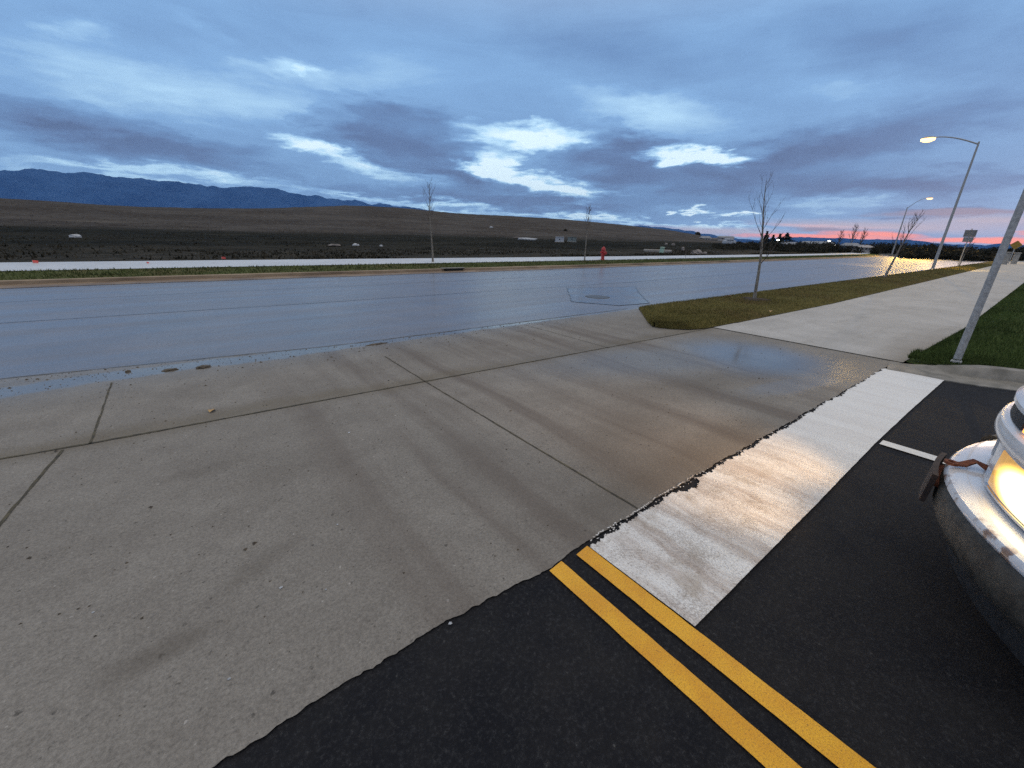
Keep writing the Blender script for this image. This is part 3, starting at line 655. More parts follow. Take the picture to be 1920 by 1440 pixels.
for k, (px_, py0, d_, sd, lab) in enumerate(((1592, 426, 150, 21, 'bare tree far beyond the field, left of the yellow lamp glow'), (1610, 433, 190, 22, 'smaller bare tree right of another on the skyline beyond the field'), (1568, 436, 190, 23, 'thin bare tree above the bright white far lamps'))):
    a, _ = azel(px_, 470); x, y = d_*sin(a), d_*cos(a); b = (x, y, .2)
    sapling('tree', b, (x+.5, y, tz(b, py0)), .3, sd, lab, .14, .5, 14, group='bare trees on the skyline', mulch=False)
random.seed(5)
def conifer(px_, pyt, d_, w, label):
    a, _ = azel(px_, 470); x, y = d_*sin(a), d_*cos(a); H = tz((x, y), pyt); t = thing('conifer', label, 'tree', (x, y, .1), 'conifers on the skyline')
    MB().tube([(x, y, 0), (x, y, H*.95)], [.35, .05], 7).build('trunk', M_bark, t)
    c = MB()
    for _ in range(900):
        k = rnd()**.8; r = w*(1-k)*(.55+.45*rnd())*(1+.3*sin(k*22)); q = ru(0, 2*pi); z_ = H*.12+H*.88*k
        p = Vector((x+cos(q)*r, y+sin(q)*r, z_)); o_ = Vector((cos(q), sin(q), -.35))*.9; s_ = Vector((-sin(q), cos(q), 0))*.28
        c.add([p-o_, p+s_, p+o_*.5, p-s_], [(0, 1, 2, 3)])
    c.build('crown', M_conifer, t, fix=False)
conifer(1431, 434, 260, 3.2, 'narrow dark conifer on the skyline, leftmost of the four')
conifer(1444, 441, 270, 2.8, 'dark conifer on the skyline hidden behind the near sapling trunk')
conifer(1456, 439, 255, 3.0, 'dark conifer on the skyline beside the small white lamp')
conifer(1469, 437, 250, 6.2, 'broadest dark conifer on the skyline, rightmost of the four')
# ------------------------------------------------------------------ street lamps
M_lens = mat('lit_lamp_lens', (.9, .8, .6), .3, emis=(1, .58, .20), estr=3.6)
def street_lamp(base, H, arm, label, lit=True, r=.10, top=None, group='steel street lamps'):
    t = thing('street_lamp', label, 'street lamp', base, group); bx, by, bz = base
    MB().box((bx, by, bz+.012), (r*2.6, r*2.6, .03), bev=.006).build('base_plate', M_steel, t)
    MB().lathe((bx, by, bz), [(r, .05), (r*.95, 1), (r*.72, H*.6), (r*.55, H-.1), (r*.5, H)], 14).build('pole', M_steel, t, sm=True)
    ax, ay, az_ = arm; pts = []
    for i in range(9):
        k = i/8; pts.append((bx+ax*k, by+ay*k, bz+H-.15+az_*sin(k*pi/2)))
    MB().tube(pts, [.045-.015*i/8 for i in range(9)], 8).build('arm', M_steel, t, sm=True)
    e = Vector(pts[-1]); s = 1 if ay > 0 else -1; hd = MB()
    hd.lathe((e.x, e.y, e.z), [(.04, -.1*s), (.12, .05*s), (.17, .22*s), (.15, .48*s), (.05, .62*s)], 12, 'y')
    hd.v = [(x, y, e.z+(z-e.z)*(.65 if z > e.z else .25)) for x, y, z in hd.v]
    h = hd.build('lamp_head', M_steel, t, sm=True)
    ln = MB().lathe((e.x, e.y+.27*s, e.z-.035), [(.20, .0), (.19, -.13), (.09, -.22)], 14)
    ln.v = [(x+(x-e.x)*.3, e.y+.27*s+(y-e.y-.27*s)*2.0, z) for x, y, z in ln.v]
    l = ln.build('lens', M_lens if lit else mat('unlit_lens', (.6, .6, .58), .25), t, sm=True)
    return t, e
t, e1 = street_lamp((43.34, 5.11, .09), 8.2, (0, 2.35, .72), 'tall lit lamp on the near verge, its arm over the road, higher of two', r=.095)
t, e2_ = street_lamp((104.0, 18.3, .2), 8.0, (.4, -2.2, 1.6), 'lit lamp on the far side of the road, the lower and farther of two', r=.12)
t, e3 = street_lamp((8.23, .40, .11), 8.6, (0, 2.3, .6), 'unlit galvanised steel pole standing on the dark lawn at the kerb', lit=False, r=.042)
def lamp(loc, target, power, ang, col, rad=.12, blend=.6, name='lamp_light'):
    d = bpy.data.lights.new(name, 'SPOT'); d.energy = power; d.spot_size = radians(ang); d.spot_blend = blend; d.color = col; d.shadow_soft_size = rad
    o = bpy.data.objects.new(name, d); COL.objects.link(o); o.location = loc; o.rotation_euler = (Vector(loc)-Vector(target)).to_track_quat('Z', 'Y').to_euler(); return o
lamp((e1.x, e1.y+.27, e1.z-.18), (48, 7.4, 0), 24000, 62, (1, .62, .12), .3, blend=.8)
lamp((e2_.x, e2_.y-.27, e2_.z-.18), (80, 11.0, 0), 50000, 80, (1, .60, .10), .3)
# ------------------------------------------------------------------ far lamps and houses
M_fl = mat('far_lamp_glow', (1, 1, .95), .3, emis=(1, .97, .88), estr=22)
for px_, py_, d_, r_, lab in ((1459, 450, 240, .62, 'small white lamp glowing among the dark conifers'), (1555, 452, 260, .7, 'upper and fainter of two white lamps beyond the field'), (1563, 459, 230, .95, 'lower and brighter of two white lamps beyond the field')):
    a, e = azel(px_, py_); x, y = d_*sin(a), d_*cos(a); z = EYE+d_*tan(e); t = thing('yard_lamp', lab, 'lamp', (x, y, 0), 'white yard lamps beyond the field')
    MB().tube([(x, y, 0), (x, y, z)], .12, 8).build('pole', M_steel, t)
    MB().lathe((x, y, z), [(r_*.3, -r_*.4), (r_*.9, -r_*.1), (r_*.8, r_*.25), (r_*.2, r_*.4)], 12).build('lamp_head', M_fl, t, sm=True)
M_wall = mat('pale_house_wall', fn=simple((.30, .28, .28), (.42, .39, .38), 1, .8)); M_roof = mat('grey_roof', fn=simple((.16, .17, .19), (.26, .27, .30), 1, .6)); M_droof = mat('dark_roof', fn=simple((.06, .055, .055), (.10, .09, .09), 1, .7))
M_proof = mat('pale_roof', fn=simple((.16, .175, .20), (.25, .27, .30), 1, .6)); M_pane = mat('dark_pane', (.02, .025, .03), .1)
def house(px_, d_, w, h, dp, label, roof=M_roof, cat='house', z0=.3, rz=.3, py=None):
    a, _ = azel(px_, 470); x, y = d_*sin(a), d_*cos(a)
    if py: z0 = zfor(x, y, py)
    rz = -a+rz; t = thing('house', label, cat, (x, y, z0), 'houses beyond the field')
    def L(u, v_, z): return (x+u*cos(rz)-v_*sin(rz), y+u*sin(rz)+v_*cos(rz), z0+z)
    MB().box((x, y, z0+h*.3-1), (w, dp, h*.6+2), rz).build('wall', M_wall, t)
    r = MB(); o_ = .4; q = [(-w/2-o_, -dp/2-o_, h*.58), (w/2+o_, -dp/2-o_, h*.58), (w/2+o_, dp/2+o_, h*.58), (-w/2-o_, dp/2+o_, h*.58), (-w/2, 0, h), (w/2, 0, h)]
    r.add([L(*p) for p in q], [(0, 1, 5, 4), (3, 4, 5, 2), (0, 4, 3), (1, 2, 5), (0, 3, 2, 1)]); r.build('roof', roof, t)
    for k in (-.3, .05, .32):
        c = L(w*k, -dp/2, h*.32); MB().box(c, (w*.11, .12, h*.24), rz).build('window', M_pane, t)
house(1318, 260, 4.6, 2.6, 4, 'pale house low on the right shoulder of the hill, leftmost house', py=452)
house(1333, 270, 4.0, 2.4, 4, 'pinkish grey house second from left under the hill end', M_droof, py=454)
house(1356, 280, 8, 2.2, 4, 'long pale roofed house third from left at the field edge', py=450)
house(1476, 128, 3.2, 1.3, 4, 'small grey roofed house right of the conifers', py=464)
for i, (p_, w_) in enumerate(((1513, 3.2), (1524, 3.4), (1535, 3), (1545, 2.4))):
    house(p_, 150+i*3, w_, 1.5, 3, ('pale long roofed shed, leftmost of the row by the white lamps', 'pale roofed shed second in the row by the white lamps', 'pale roofed shed third in the row by the white lamps', 'small pale shed right under the brighter white lamp')[i], py=462.5, rz=.1*i, roof=M_proof)
house(1592, 112, 2.2, 1.3, 2.4, 'blue grey roofed house half hidden in the dark bushes', py=468)
house(1617, 112, 2.0, 1.1, 3, 'low pinkish house half hidden in bushes left of the far lamp pole', M_wall, py=470)
# ------------------------------------------------------------------ hydrant
M_red = mat('red_hydrant_paint', fn=simple((.36, .02, .02), (.50, .05, .05), 12, .5))
hx, hy, hz = 22.6, 18.7, .2; hz = .22
t = thing('fire_hydrant', 'red fire hydrant on the far verge beside the white path', 'fire hydrant', (hx, hy, hz))
MB().lathe((hx, hy, hz), [(.17, 0), (.17, .04), (.11, .06), (.11, .30), (.15, .31), (.15, .35), (.125, .36), (.125, .62), (.15, .63), (.15, .67)], 18).build('barrel', M_red, t, sm=True)
MB().lathe((hx, hy, hz), [(.145, .67), (.12, .76), (.06, .83), (.03, .84), (.03, .89)], 16).build('bonnet', M_red, t, sm=True)
MB().lathe((hx, hy, hz+.50), [(.07, -.24), (.07, -.16), (.05, -.16), (.05, .16), (.07, .16), (.07, .24)], 12, 'x').build('outlet', M_red, t, sm=True)
MB().lathe((hx, hy, hz+.46), [(.09, -.25), (.09, -.17), (.07, -.17), (.07, 0)], 14, 'y').build('outlet', M_red, t, sm=True)
# ------------------------------------------------------------------ signs
def sign_post(x, y, z0, ztop, panels, label, cat='sign', r=.035, rz=0):
    t = thing('road_sign', label, cat, (x, y, z0)); MB().tube([(x, y, z0-.1), (x, y, ztop)], r, 8).build('post', M_steel, t, sm=True)
    for nm, mt, (w, h, z), dia in panels:
        m_ = MB()
        if dia:
            s = w/2; P_ = [(0, -s), (s, 0), (0, s), (-s, 0)]
        else: P_ = [(-w/2, -h/2), (w/2, -h/2), (w/2, h/2), (-w/2, h/2)]
        ca, sa = cos(rz), sin(rz); V = [(x+d*ca-.0, y, 0) for d in (0,)]
        vs = []
        for dd in (-r-.012, -r-.004):
            for u, v_ in P_: vs.append((x+dd*ca-u*sa, y+dd*sa+u*ca, z+v_))
        m_.add(vs, [(0, 1, 2, 3), (7, 6, 5, 4)]+[(i, (i+1) % 4, 4+(i+1) % 4, 4+i) for i in range(4)]); m_.build(nm, mt, t)
    return t
M_alu = mat('sign_back_aluminium', fn=simple((.13, .13, .14), (.20, .20, .20), 4, .5)); M_ys = mat('yellow_sign_face', fn=simple((.30, .17, .02), (.38, .22, .03), 5, .5)); M_gs = mat('grey_sign_back', (.20, .21, .23), .5)
def zp(x, y, py): return zfor(x, y, py)
sx, sy = 52.4, 4.7; z1, z2, z3 = zp(sx, sy, 431), zp(sx, sy, 444.5), zp(sx, sy, 454)
sign_post(sx, sy, .1, z1+.1, [('panel', M_alu, (.72, z1-z2-.02, (z1+z2)/2), False), ('panel', M_gs, (.60, z2-z3-.02, (z2+z3)/2), False)], 'grey sign backs stacked on one post right of the tall lit lamp')
d_ = 80; a, _ = azel(1903, 465); sx, sy = d_*sin(a), d_*cos(a)
sign_post(sx, sy, .05, zp(sx, sy, 455), [('panel', M_ys, (1.05, 1.05, (zp(sx, sy, 455)+zp(sx, sy, 464))/2), True)], 'yellow diamond warning sign right of the steel pole', r=.05)
M_pil = mat('pale_block', fn=simple((.24, .22, .20), (.36, .34, .31), 3, .8))
for (px_, d_, w, h, lab) in ((1888, 74, .8, 1.25, 'pale block pillar just behind the steel pole'), (1907, 78, .7, 1.2, 'pale block pillar below the yellow diamond sign')):
    a, _ = azel(px_, 478); x, y = d_*sin(a), d_*cos(a); t = thing('pillar', lab, 'pillar', (x, y, 0), 'pale pillars at the side street')
    MB().box((x, y, h/2), (w*.7, w*.7, h), .1, .02).build('shaft', M_pil, t); MB().box((x, y, h+.06), (w*.85, w*.85, .12), .1, .02).build('cap', M_pil, t)
# ------------------------------------------------------------------ things out on the field
M_cab = mat('white_cabinet_paint', fn=simple((.36, .38, .42), (.48, .50, .54), 3, .5)); M_cabg = mat('grey_green_cabinet', fn=simple((.13, .16, .16), (.22, .25, .25), 2, .6)); M_gb = mat('pale_green_plastic', fn=simple((.26, .40, .32), (.38, .52, .42), 6, .4))
M_junk = mat('white_junk', fn=simple((.36, .38, .40), (.52, .54, .57), 4, .6)); M_rock = mat('pale_rock', fn=simple((.13, .115, .105), (.28, .25, .235), 2, .9, .6, .05)); M_pink = mat('pink_flag_fabric', (.85, .13, .11), .6)
def cabinet(px_, py_, wpx, hpx, mt, lab):
    p = hit(px_, py_); d = hypot(p[0], p[1]); mpp = d/F*cos(azel(px_, 470)[0]-azel(960, 470)[0])
    z1 = zfor(p[0], p[1], py_-hpx); h = z1-p[2]; w = wpx*mpp; t = thing('utility_cabinet', lab, 'utility cabinet', p); a = -azel(px_, 470)[0]
    MB().box((p[0], p[1], p[2]+h*.5), (w, w*.8, h), a, .05).build('housing', mt, t)
    MB().box((p[0], p[1], p[2]+h+.03), (w*1.06, w*.88, .08), a, .02).build('lid', mt, t)
    fx, fy_ = sin(azel(px_, 470)[0]), cos(azel(px_, 470)[0]); MB().box((p[0]-fx*w*.41, p[1]-fy_*w*.41, p[2]+h*.55), (.14, .05, .2), a).build('handle', M_pane, t)
    MB().box((p[0], p[1], p[2]+.02), (w*1.15, w*.95, .12), a, .02).build('pad', M_pil, t)
cabinet(1049, 454, 15, 9.5, M_cab, 'white utility cabinet on the dark field left of the grey one')
cabinet(1072, 454, 15, 9, M_cabg, 'grey green utility cabinet on the dark field behind a thin sapling')
def lump(name, mt, p, s, seed, lab, cat, sub=2, group=None):
    me = bpy.data.meshes.new(name); b = bmesh.new(); bmesh.ops.create_icosphere(b, subdivisions=sub+1, radius=1)
    for v_ in b.verts:
        k = 1+.35*mn.fractal(v_.co*1.6+Vector((seed, 0, 0)), 1, 2, 3); v_.co = Vector((v_.co.x*s[0]*k, v_.co.y*s[1]*k, v_.co.z*s[2]*k))
    b.to_mesh(me); b.free(); me.materials.append(mt); o = bpy.data.objects.new(name, me); COL.objects.link(o); o.location = (p[0], p[1], p[2]+s[2]*.35); return tag(o, lab, cat, group)
def lum(px_, py_, s, mt, name, lab, cat, seed=1, group=None):
    p = hit(px_, py_); return lump(name, mt, p, s, seed, lab, cat, 2, group)
lum(141, 445, (.40, .3, .17), M_junk, 'plastic_sheet', 'crumpled white plastic lying alone on the left of the field', 'litter', 3)
lum(667, 461, (.30, .2, .14), M_junk, 'plastic_bag', 'white torn bag between two smaller scraps in the field', 'litter', 4)
lum(628, 461, (.5, .25, .10), M_rock, 'rubble', 'low pale scrap of rubble left of the white bag', 'rubble', 5)
lum(715, 462, (.16, .12, .10), M_junk, 'rubble', 'small pale lump right of the white bag', 'rubble', 6)
lum(921, 427, (.5, .4, .3), M_junk, 'rock', 'tiny pale rock high on the bare hillside', 'rock', 7)
lum(1060, 433, (.8, .5, .5), M_tree_dark, 'bush', 'small dark bush on the hillside above the cabinets', 'bush', 8)
lum(1249, 459, (.4, .3, .3), M_rock, 'rock', 'pale rock behind the green pedestal, left of its pair', 'rock', 9, 'rocks behind the green pedestal')
lum(1262, 460, (.45, .3, .3), M_rock, 'rock', 'pale rock behind the green pedestal, right of its pair', 'rock', 10, 'rocks behind the green pedestal')
lum(1306, 477, (.75, .5, .35), M_rock, 'dirt_pile', 'pale heap of dirt at the edge of the far white path', 'dirt pile', 11)
lum(1321, 477, (.3, .25, .2), M_rock, 'dirt_pile', 'small pale clod right of the dirt heap by the far path', 'dirt pile', 12)
lum(1280, 470, (.28, .2, .35), M_rock, 'weed_tuft', 'pale brown tuft behind the tiny far verge sapling', 'weed', 13)
a_, _ = azel(1309, 436); lump('bush', M_tree_dark, (178*tan(a_)*.99, 178*.99, field_z(178*tan(a_), 178)), (2.2, 2, 1.7), 21, 'lone dark bush on the end of the ridge line', 'bush')
p = hit(1366, 460); t = thing('parked_van', 'small white vehicle parked far off at the field edge', 'van', p)
MB().box((p[0], p[1], p[2]+.8), (3.2, 1.8, 1.0), -.6, .2).build('body', M_cab, t); MB().box((p[0]-.3, p[1], p[2]+1.5), (2.1, 1.6, .6), -.6, .18).build('cabin', M_cab, t)
p0, p1 = hit(972, 452), hit(1030, 453); dv = Vector(p1)-Vector(p0); t = thing('lumber_stack', 'long white boards and pipes lying on the dark field left of the cabinets', 'lumber', p0)
for k in range(5):
    a, b_ = (0, 1, 2, 0, 1)[k]*.18, 1-(k*.13); q0 = Vector(p0)+dv*a*.9+Vector((0, k*.5, .35+.06*k)); q1 = Vector(p0)+dv*min(1, a+b_*.55)+Vector((0, k*.5+.4, .25+.05*k))
    MB().tube([q0, q1], .16 if k < 2 else .10, 6).build('board', M_junk if k < 3 else M_rock, t)
# green pedestal in front of slab
g = hit(1240, 475); t = thing('utility_pedestal', 'pale green utility pedestal leaning beside a pale slab past the path', 'utility pedestal', g)
zt = zfor(g[0], g[1], 463); hh = zt-g[2]; pd = MB().box((g[0], g[1], g[2]+hh*.42), (.5, .42, hh*.84), .5, .06); pd.v = [(x+(z-g[2])*.12, y, z) for x, y, z in pd.v]; pd.build('housing', M_gb, t)
cp = MB().box((g[0]+hh*.11, g[1], g[2]+hh*.92), (.58, .50, hh*.16), .5, .05); cp.build('cap', M_gb, t)
g2 = hit(1243, 473.5); aa = -azel(1243, 470)[0]; sl = MB().box((g2[0]+.3, g2[1]+.9, g2[2]+.12), (3.0, 1.1, .30), aa, .05); tag(sl.build('concrete_slab', M_pil), 'low pale concrete slab on the dirt behind the green pedestal', 'slab')
# utility flags
def flag(x, y, z, s, lab):
    t = thing('marker_flag', lab, 'flag', (x, y, z), 'pink utility flags on the far verge')
    MB().tube([(x, y, z-.02), (x+.01, y, z+.16*s)], .006, 5).build('stem', M_steel, t)
    V = []
    for dd in (-.003, .003): V += [(x+.01, y+dd, z+.06*s), (x+.17*s, y+.03+dd, z+.05*s), (x+.18*s, y+.02+dd, z+.15*s), (x+.01, y+dd, z+.17*s)]
    MB().add(V, [(0, 1, 2, 3), (7, 6, 5, 4), (0, 1, 5, 4), (1, 2, 6, 5), (2, 3, 7, 6), (3, 0, 4, 7)]).build('pennant', M_pink, t)
for px_, py_, s, lab in ((62, 495.5, .8, 'pink marker flag at the far left of the white path'), (275, 495, .45, 'tiny pink marker flag between two larger ones'), (416, 488, .9, 'pink marker flag on the white path, rightmost and largest')):
    x, y = at(px_, py_, .24); flag(x, y, .24, s, lab)
# storm inlet in far kerb
x, y = 9.9, fy(9.9); t = thing('storm_inlet', 'dark storm drain inlet in the far kerb right of the left sapling', 'storm drain', (x, y, 0))
MB().box((x, y-.03, .065), (.95, .06, .095)).build('opening', mat('drain_dark', (.004, .004, .004), .9), t); MB().box((x, y+.10, .135), (1.2, .30, .03), 0, .01).build('hood', M_kerb, t)
# ------------------------------------------------------------------ litter, leaves, mud close by
M_leaf = mat('tan_leaf', fn=simple((.42, .25, .09), (.55, .36, .15), 40, .6)); M_dleaf = mat('brown_leaf', fn=simple((.10, .055, .025), (.20, .11, .05), 30, .8)); M_mud = mat('wet_mud', fn=simple((.035, .024, .014), (.10, .075, .045), 25, .6, .6, .01))
def leaf(x, y, z, s, rz, mt, lab):
    V = []; n_ = 9
    for i in range(n_):
        k = i/(n_-1); w = sin(k*pi)**.8*.34*(1-.25*k)
        for q in (-1, 0, 1): V.append((k-.5, q*w, .12*sin(k*pi)+abs(q)*.10*sin(k*6)))
    V = [(x+s*(a*cos(rz)-b_*sin(rz)), y+s*(a*sin(rz)+b_*cos(rz)), z+s*c) for a, b_, c in V]
    Fc = [(i*3+j, i*3+j+1, i*3+j+4, i*3+j+3) for i in range(n_-1) for j in range(2)]
    m_ = MB(); m_.add(V, Fc); o = m_.build('leaf', mt, sm=True, fix=False); sm2 = o.modifiers.new('thickness', 'SOLIDIFY'); sm2.thickness = .001; return tag(o, lab, 'leaf')
leaf(-.01, 4.39, .012, .085, 1.1, M_leaf, 'single tan leaf lying on the grey concrete apron')
leaf(10.64, 3.69, .10, .16, .4, M_leaf, 'orange tan leaf at the edge of verge and path')
x, y = at(1361, 556, .1); leaf(x, y-.05, .10, .22, 1.8, M_dleaf, 'curled brown leaf on the road edge left of the nearest tree')
def mud(px_, py_, s, seed, lab): x, y = at(px_, py_); return lump('mud_clod', M_mud, (x, y, .002), s, seed, lab, 'mud clod', 2, 'mud clods along the gutter')
mud(381, 690, (.075, .05, .022), 1, 'darkest mud clod in the gutter, right of another'); mud(319, 695, (.07, .04, .018), 2, 'brown mud clod in the gutter between two dark ones'); mud(240, 698, (.03, .03, .016), 3, 'small mud clod where the left slab joint meets the gutter'); mud(706, 646, (.16, .035, .012), 4, 'flat smear of brown mud near the middle slab joint')
db = MB()
random.seed(9)
for _ in range(1700):
    if rnd() < .6: x = ru(-2.5, 6.5); y = ry(x)-abs(random.gauss(0, .35))-.02
    else: x = ru(-1.5, 7.8); y = ru(1.3, 6)
    s = ru(.003, .009) if rnd() < .93 else ru(.009, .018)
    a = ru(0, 6.28); V = [(x+s*cos(a+k*2.1)*ru(.7, 1.3), y+s*sin(a+k*2.1)*ru(.6, 1.2), .005) for k in range(3)]+[(x, y, .005+s*.6)]
    db.add(V, [(0, 1, 3), (1, 2, 3), (2, 0, 3)])
stuff(db.build('grit', M_mud, fix=False), 'loose grit and soil crumbs scattered over the concrete apron', 'grit')
ch = MB()
for px_, py_ in ((176, 1150), (528, 1103), (612, 1107), (633, 985), (430, 1275), (1275, 1045), (845, 1170), (700, 645), (655, 812)):
    x, y = at(px_, py_); s = ru(.005, .011); ch.add([(x+s*cos(k*1.26+px_)*ru(.6, 1.4), y+s*sin(k*1.26+px_)*ru(.6, 1.2), .007) for k in range(5)]+[(x, y, .012)], [(k, (k+1) % 5, 5) for k in range(5)])
stuff(ch.build('paint_chips', M_junk, fix=False), 'tiny pale chips scattered on the concrete and black asphalt', 'chips')
# ------------------------------------------------------------------ VAN
def f_vw(n, b, pos):
    a = n.noise(pos, 14, 6, .65); n.set(b.inputs['Base Color'], n.mix(n.mr(a, .35, .75), (.70, .71, .74), (.66, .67, .69)))
    b.inputs['Roughness'].default_value = .22; b.inputs['Coat Weight'].default_value = .6; b.inputs['Coat Roughness'].default_value = .08
M_vw = mat('white_vehicle_paint', fn=f_vw)
def f_bw(n, b, pos):
    sp = n.new('ShaderNodeSeparateXYZ'); n.l.new(pos, sp.inputs[0])
    a = n.noise(pos, 30, 6, .7); g = n.noise(pos, 9, 5, .6); dx_ = n.math('SUBTRACT', sp.outputs[0], 2.95)
    rim = n.math('ADD', sp.outputs[1], n.math('MULTIPLY', n.math('MULTIPLY', dx_, dx_), .40))      # 0.03 at the rim
    e = n.mr(rim, -.012, .03); r = n.math('MULTIPLY', e, n.mr(g, .50, .60)); r2 = n.mr(n.math('ADD', n.math('MULTIPLY', a, .6), n.math('MULTIPLY', g, .4)), .66, .70)
    c = n.mix(n.mr(g, .3, .7), (.68, .70, .75), (.76, .77, .80)); c = n.mix(n.math('MULTIPLY', r, .85), c, (.20, .085, .03)); c = n.mix(n.math('MULTIPLY', r2, .5), c, (.34, .25, .17))
    n.set(b.inputs['Base Color'], c); b.inputs['Roughness'].default_value = .22; b.inputs['Coat Weight'].default_value = .8; b.inputs['Coat Roughness'].default_value = .05
M_bw = mat('chipped_white_bumper_paint', fn=f_bw)
M_rust = mat('rust', fn=simple((.10, .025, .012), (.24, .075, .03), 60, .85, .6, .004)); M_trim = mat('dark_trim', fn=simple((.012, .012, .013), (.03, .03, .032), 40, .55, .2, .003)); M_low = mat('dirty_bumper_face', fn=simple((.025, .023, .020), (.070, .064, .054), 16, .55, .3, .004))
M_chr = mat('dull_chrome', (.6, .6, .62), .2, 1.0); M_glass = mat('vehicle_glass', (.02, .025, .03), .05, spec=.8); M_tyre = mat('tyre_rubber', fn=simple((.012, .012, .012), (.025, .025, .025), 30, .8)); M_plate = mat('plate_metal', fn=simple((.018, .011, .009), (.045, .025, .018), 30, .7))
def f_hl(n, b, pos):
    sw = n.new('ShaderNodeSeparateXYZ'); n.l.new(pos, sw.inputs[0]); ax_ = n.math('ABSOLUTE', n.math('SUBTRACT', sw.outputs[0], 2.95)); cv = n.new('ShaderNodeCombineXYZ'); n.set(cv.inputs[0], ax_); n.set(cv.inputs[1], sw.outputs[2])
    g = n.blob(cv.outputs[0], (.62, .695), (.40, .135)); rb = n.noise(n.mapping(pos, sc=(1, 1, .15)), 60, 2)
    b.inputs['Base Color'].default_value = (.5, .36, .18, 1); b.inputs['Roughness'].default_value = .12
    n.set(b.inputs['Emission Color'], n.ramp(g, [(0, (.90, .40, .05)), (.30, (1, .54, .10)), (.60, (1, .80, .45))]))
    n.set(b.inputs['Emission Strength'], n.math('ADD', n.math('MULTIPLY', n.mr(g, .18, .65), 7.0), n.math('MULTIPLY_ADD', rb, .35, .30)))
M_hl = mat('lit_headlight', fn=f_hl)
M_ts = mat('lit_turn_signal', (.9, .3, .04), .25, emis=(1, .36, .05), estr=2.2)
XC = 2.95
def plan(x, off=0.0):
    d = abs(x-XC); y = .03-.40*d*d
    if d > .86: y -= (d-.86)**2*9
    return y+off
van = thing('delivery_van', 'old white van waiting at the stop bar with lit headlight and rusty bumper', 'van', (XC, -2.4, 0))
def loft(x0, x1, prof, nx=40):   # prof: list of (offset from plan, z); closed ring section swept along x
    m_ = MB(); xs_ = lin(x0, x1, nx); k = len(prof); V = [(x, plan(x, o_), z) for x in xs_ for o_, z in prof]
    Fc = [(i*k+j, i*k+(j+1) % k, (i+1)*k+(j+1) % k, (i+1)*k+j) for i in range(nx-1) for j in range(k)]+[tuple(range(k-1, -1, -1)), tuple((nx-1)*k+j for j in range(k))]
    m_.add(V, Fc); return m_
bp_ = loft(1.90, 4.00, [(-.30, .585), (-.12, .583), (-.03, .578), (-.008, .570), (0, .556), (.002, .540), (-.006, .528), (-.30, .528)], 80).build('bumper', M_bw, van, sm=True)
loft(1.91, 3.99, [(-.30, .524), (-.010, .524), (.004, .50), (.004, .40), (-.02, .35), (-.05, .32), (-.30, .31)], 80).build('bumper_face', M_low, bp_, sm=True)
loft(2.0, 3.9, [(-.32, .30), (-.09, .30), (-.10, .20), (-.32, .20)], 50).build('valance', M_trim, van, sm=True)
# face of the van
fc = .0
for q0, q1 in ((1.97, 2.765), (3.135, 3.93)): loft(q0, q1, [(-.118, .592), (-.114, .61), (-.112, .79), (-.114, .81), (-.30, .81), (-.30, .592)], 40).build('nose', M_vw, van, sm=True)
br = loft(1.965, 3.935, [(-.120, .797), (-.098, .803), (-.088, .822), (-.088, .852), (-.094, .874), (-.108, .884), (-.34, .884), (-.34, .797)], 70).build('grille_bar', M_vw, van, sm=True)
loft(1.97, 3.93, [(-.124, .886), (-.130, .955), (-.34, .955), (-.34, .886)], 60).build('nose', M_vw, van, sm=True)
# headlights: housing frame, glowing lens, bulb
for s, (x0, x1) in ((-1, (2.06, 2.66)), (1, (3.24, 3.84))):
    hl = loft(x0, x1, [(-.120, .612), (-.109, .618), (-.106, .70), (-.109, .782), (-.120, .788)], 24).build('headlight', M_hl, van, sm=True)
    loft(x0-.02, x1+.02, [(-.118, .600), (-.104, .602), (-.104, .611), (-.118, .611)], 24).build('bezel', M_chr, hl, sm=True)
for x0, x1 in ((2.06, 2.60), (3.30, 3.84)):
    loft(x0, x1, [(-.128, .892), (-.113, .896), (-.117, .942), (-.133, .946)], 20).build('turn_signal', M_ts, van, sm=True)
loft(2.75, 3.15, [(-.30, .596), (-.19, .596), (-.19, .80), (-.30, .80)], 16).build('grille_opening', M_trim, van, sm=True)
loft(2.64, 3.26, [(-.128, .889), (-.118, .890), (-.122, .953), (-.136, .953)], 20).build('grille_opening', M_trim, van, sm=True)
# hood
hv = []; nx, ny = 40, 24
def hoodf(u, t):
    x = 1.97+1.96*u; yf = plan(x, -.110); y = yf+(-1.25-yf)*t; crown = 1-(abs(x-XC)/1.0)**4*.10
    z = .957+(.03*smooth(0, .04, t)+.30*t**.85)*crown+.02*sin(pi*u)
    return (x, y, z)
hd = grid(hoodf, lin(0, 1, nx), lin(0, 1, ny)); k0 = len(hd.v)
hd.v += [(x, y-(.0 if y > -.5 else 0), .956 if i < nx else z-.05) for i, (x, y, z) in enumerate(hd.v[:nx])]
hd.f += [(i, i+1, k0+i+1, k0+i) for i in range(nx-1)]
hd.build('hood', M_vw, van, sm=True)
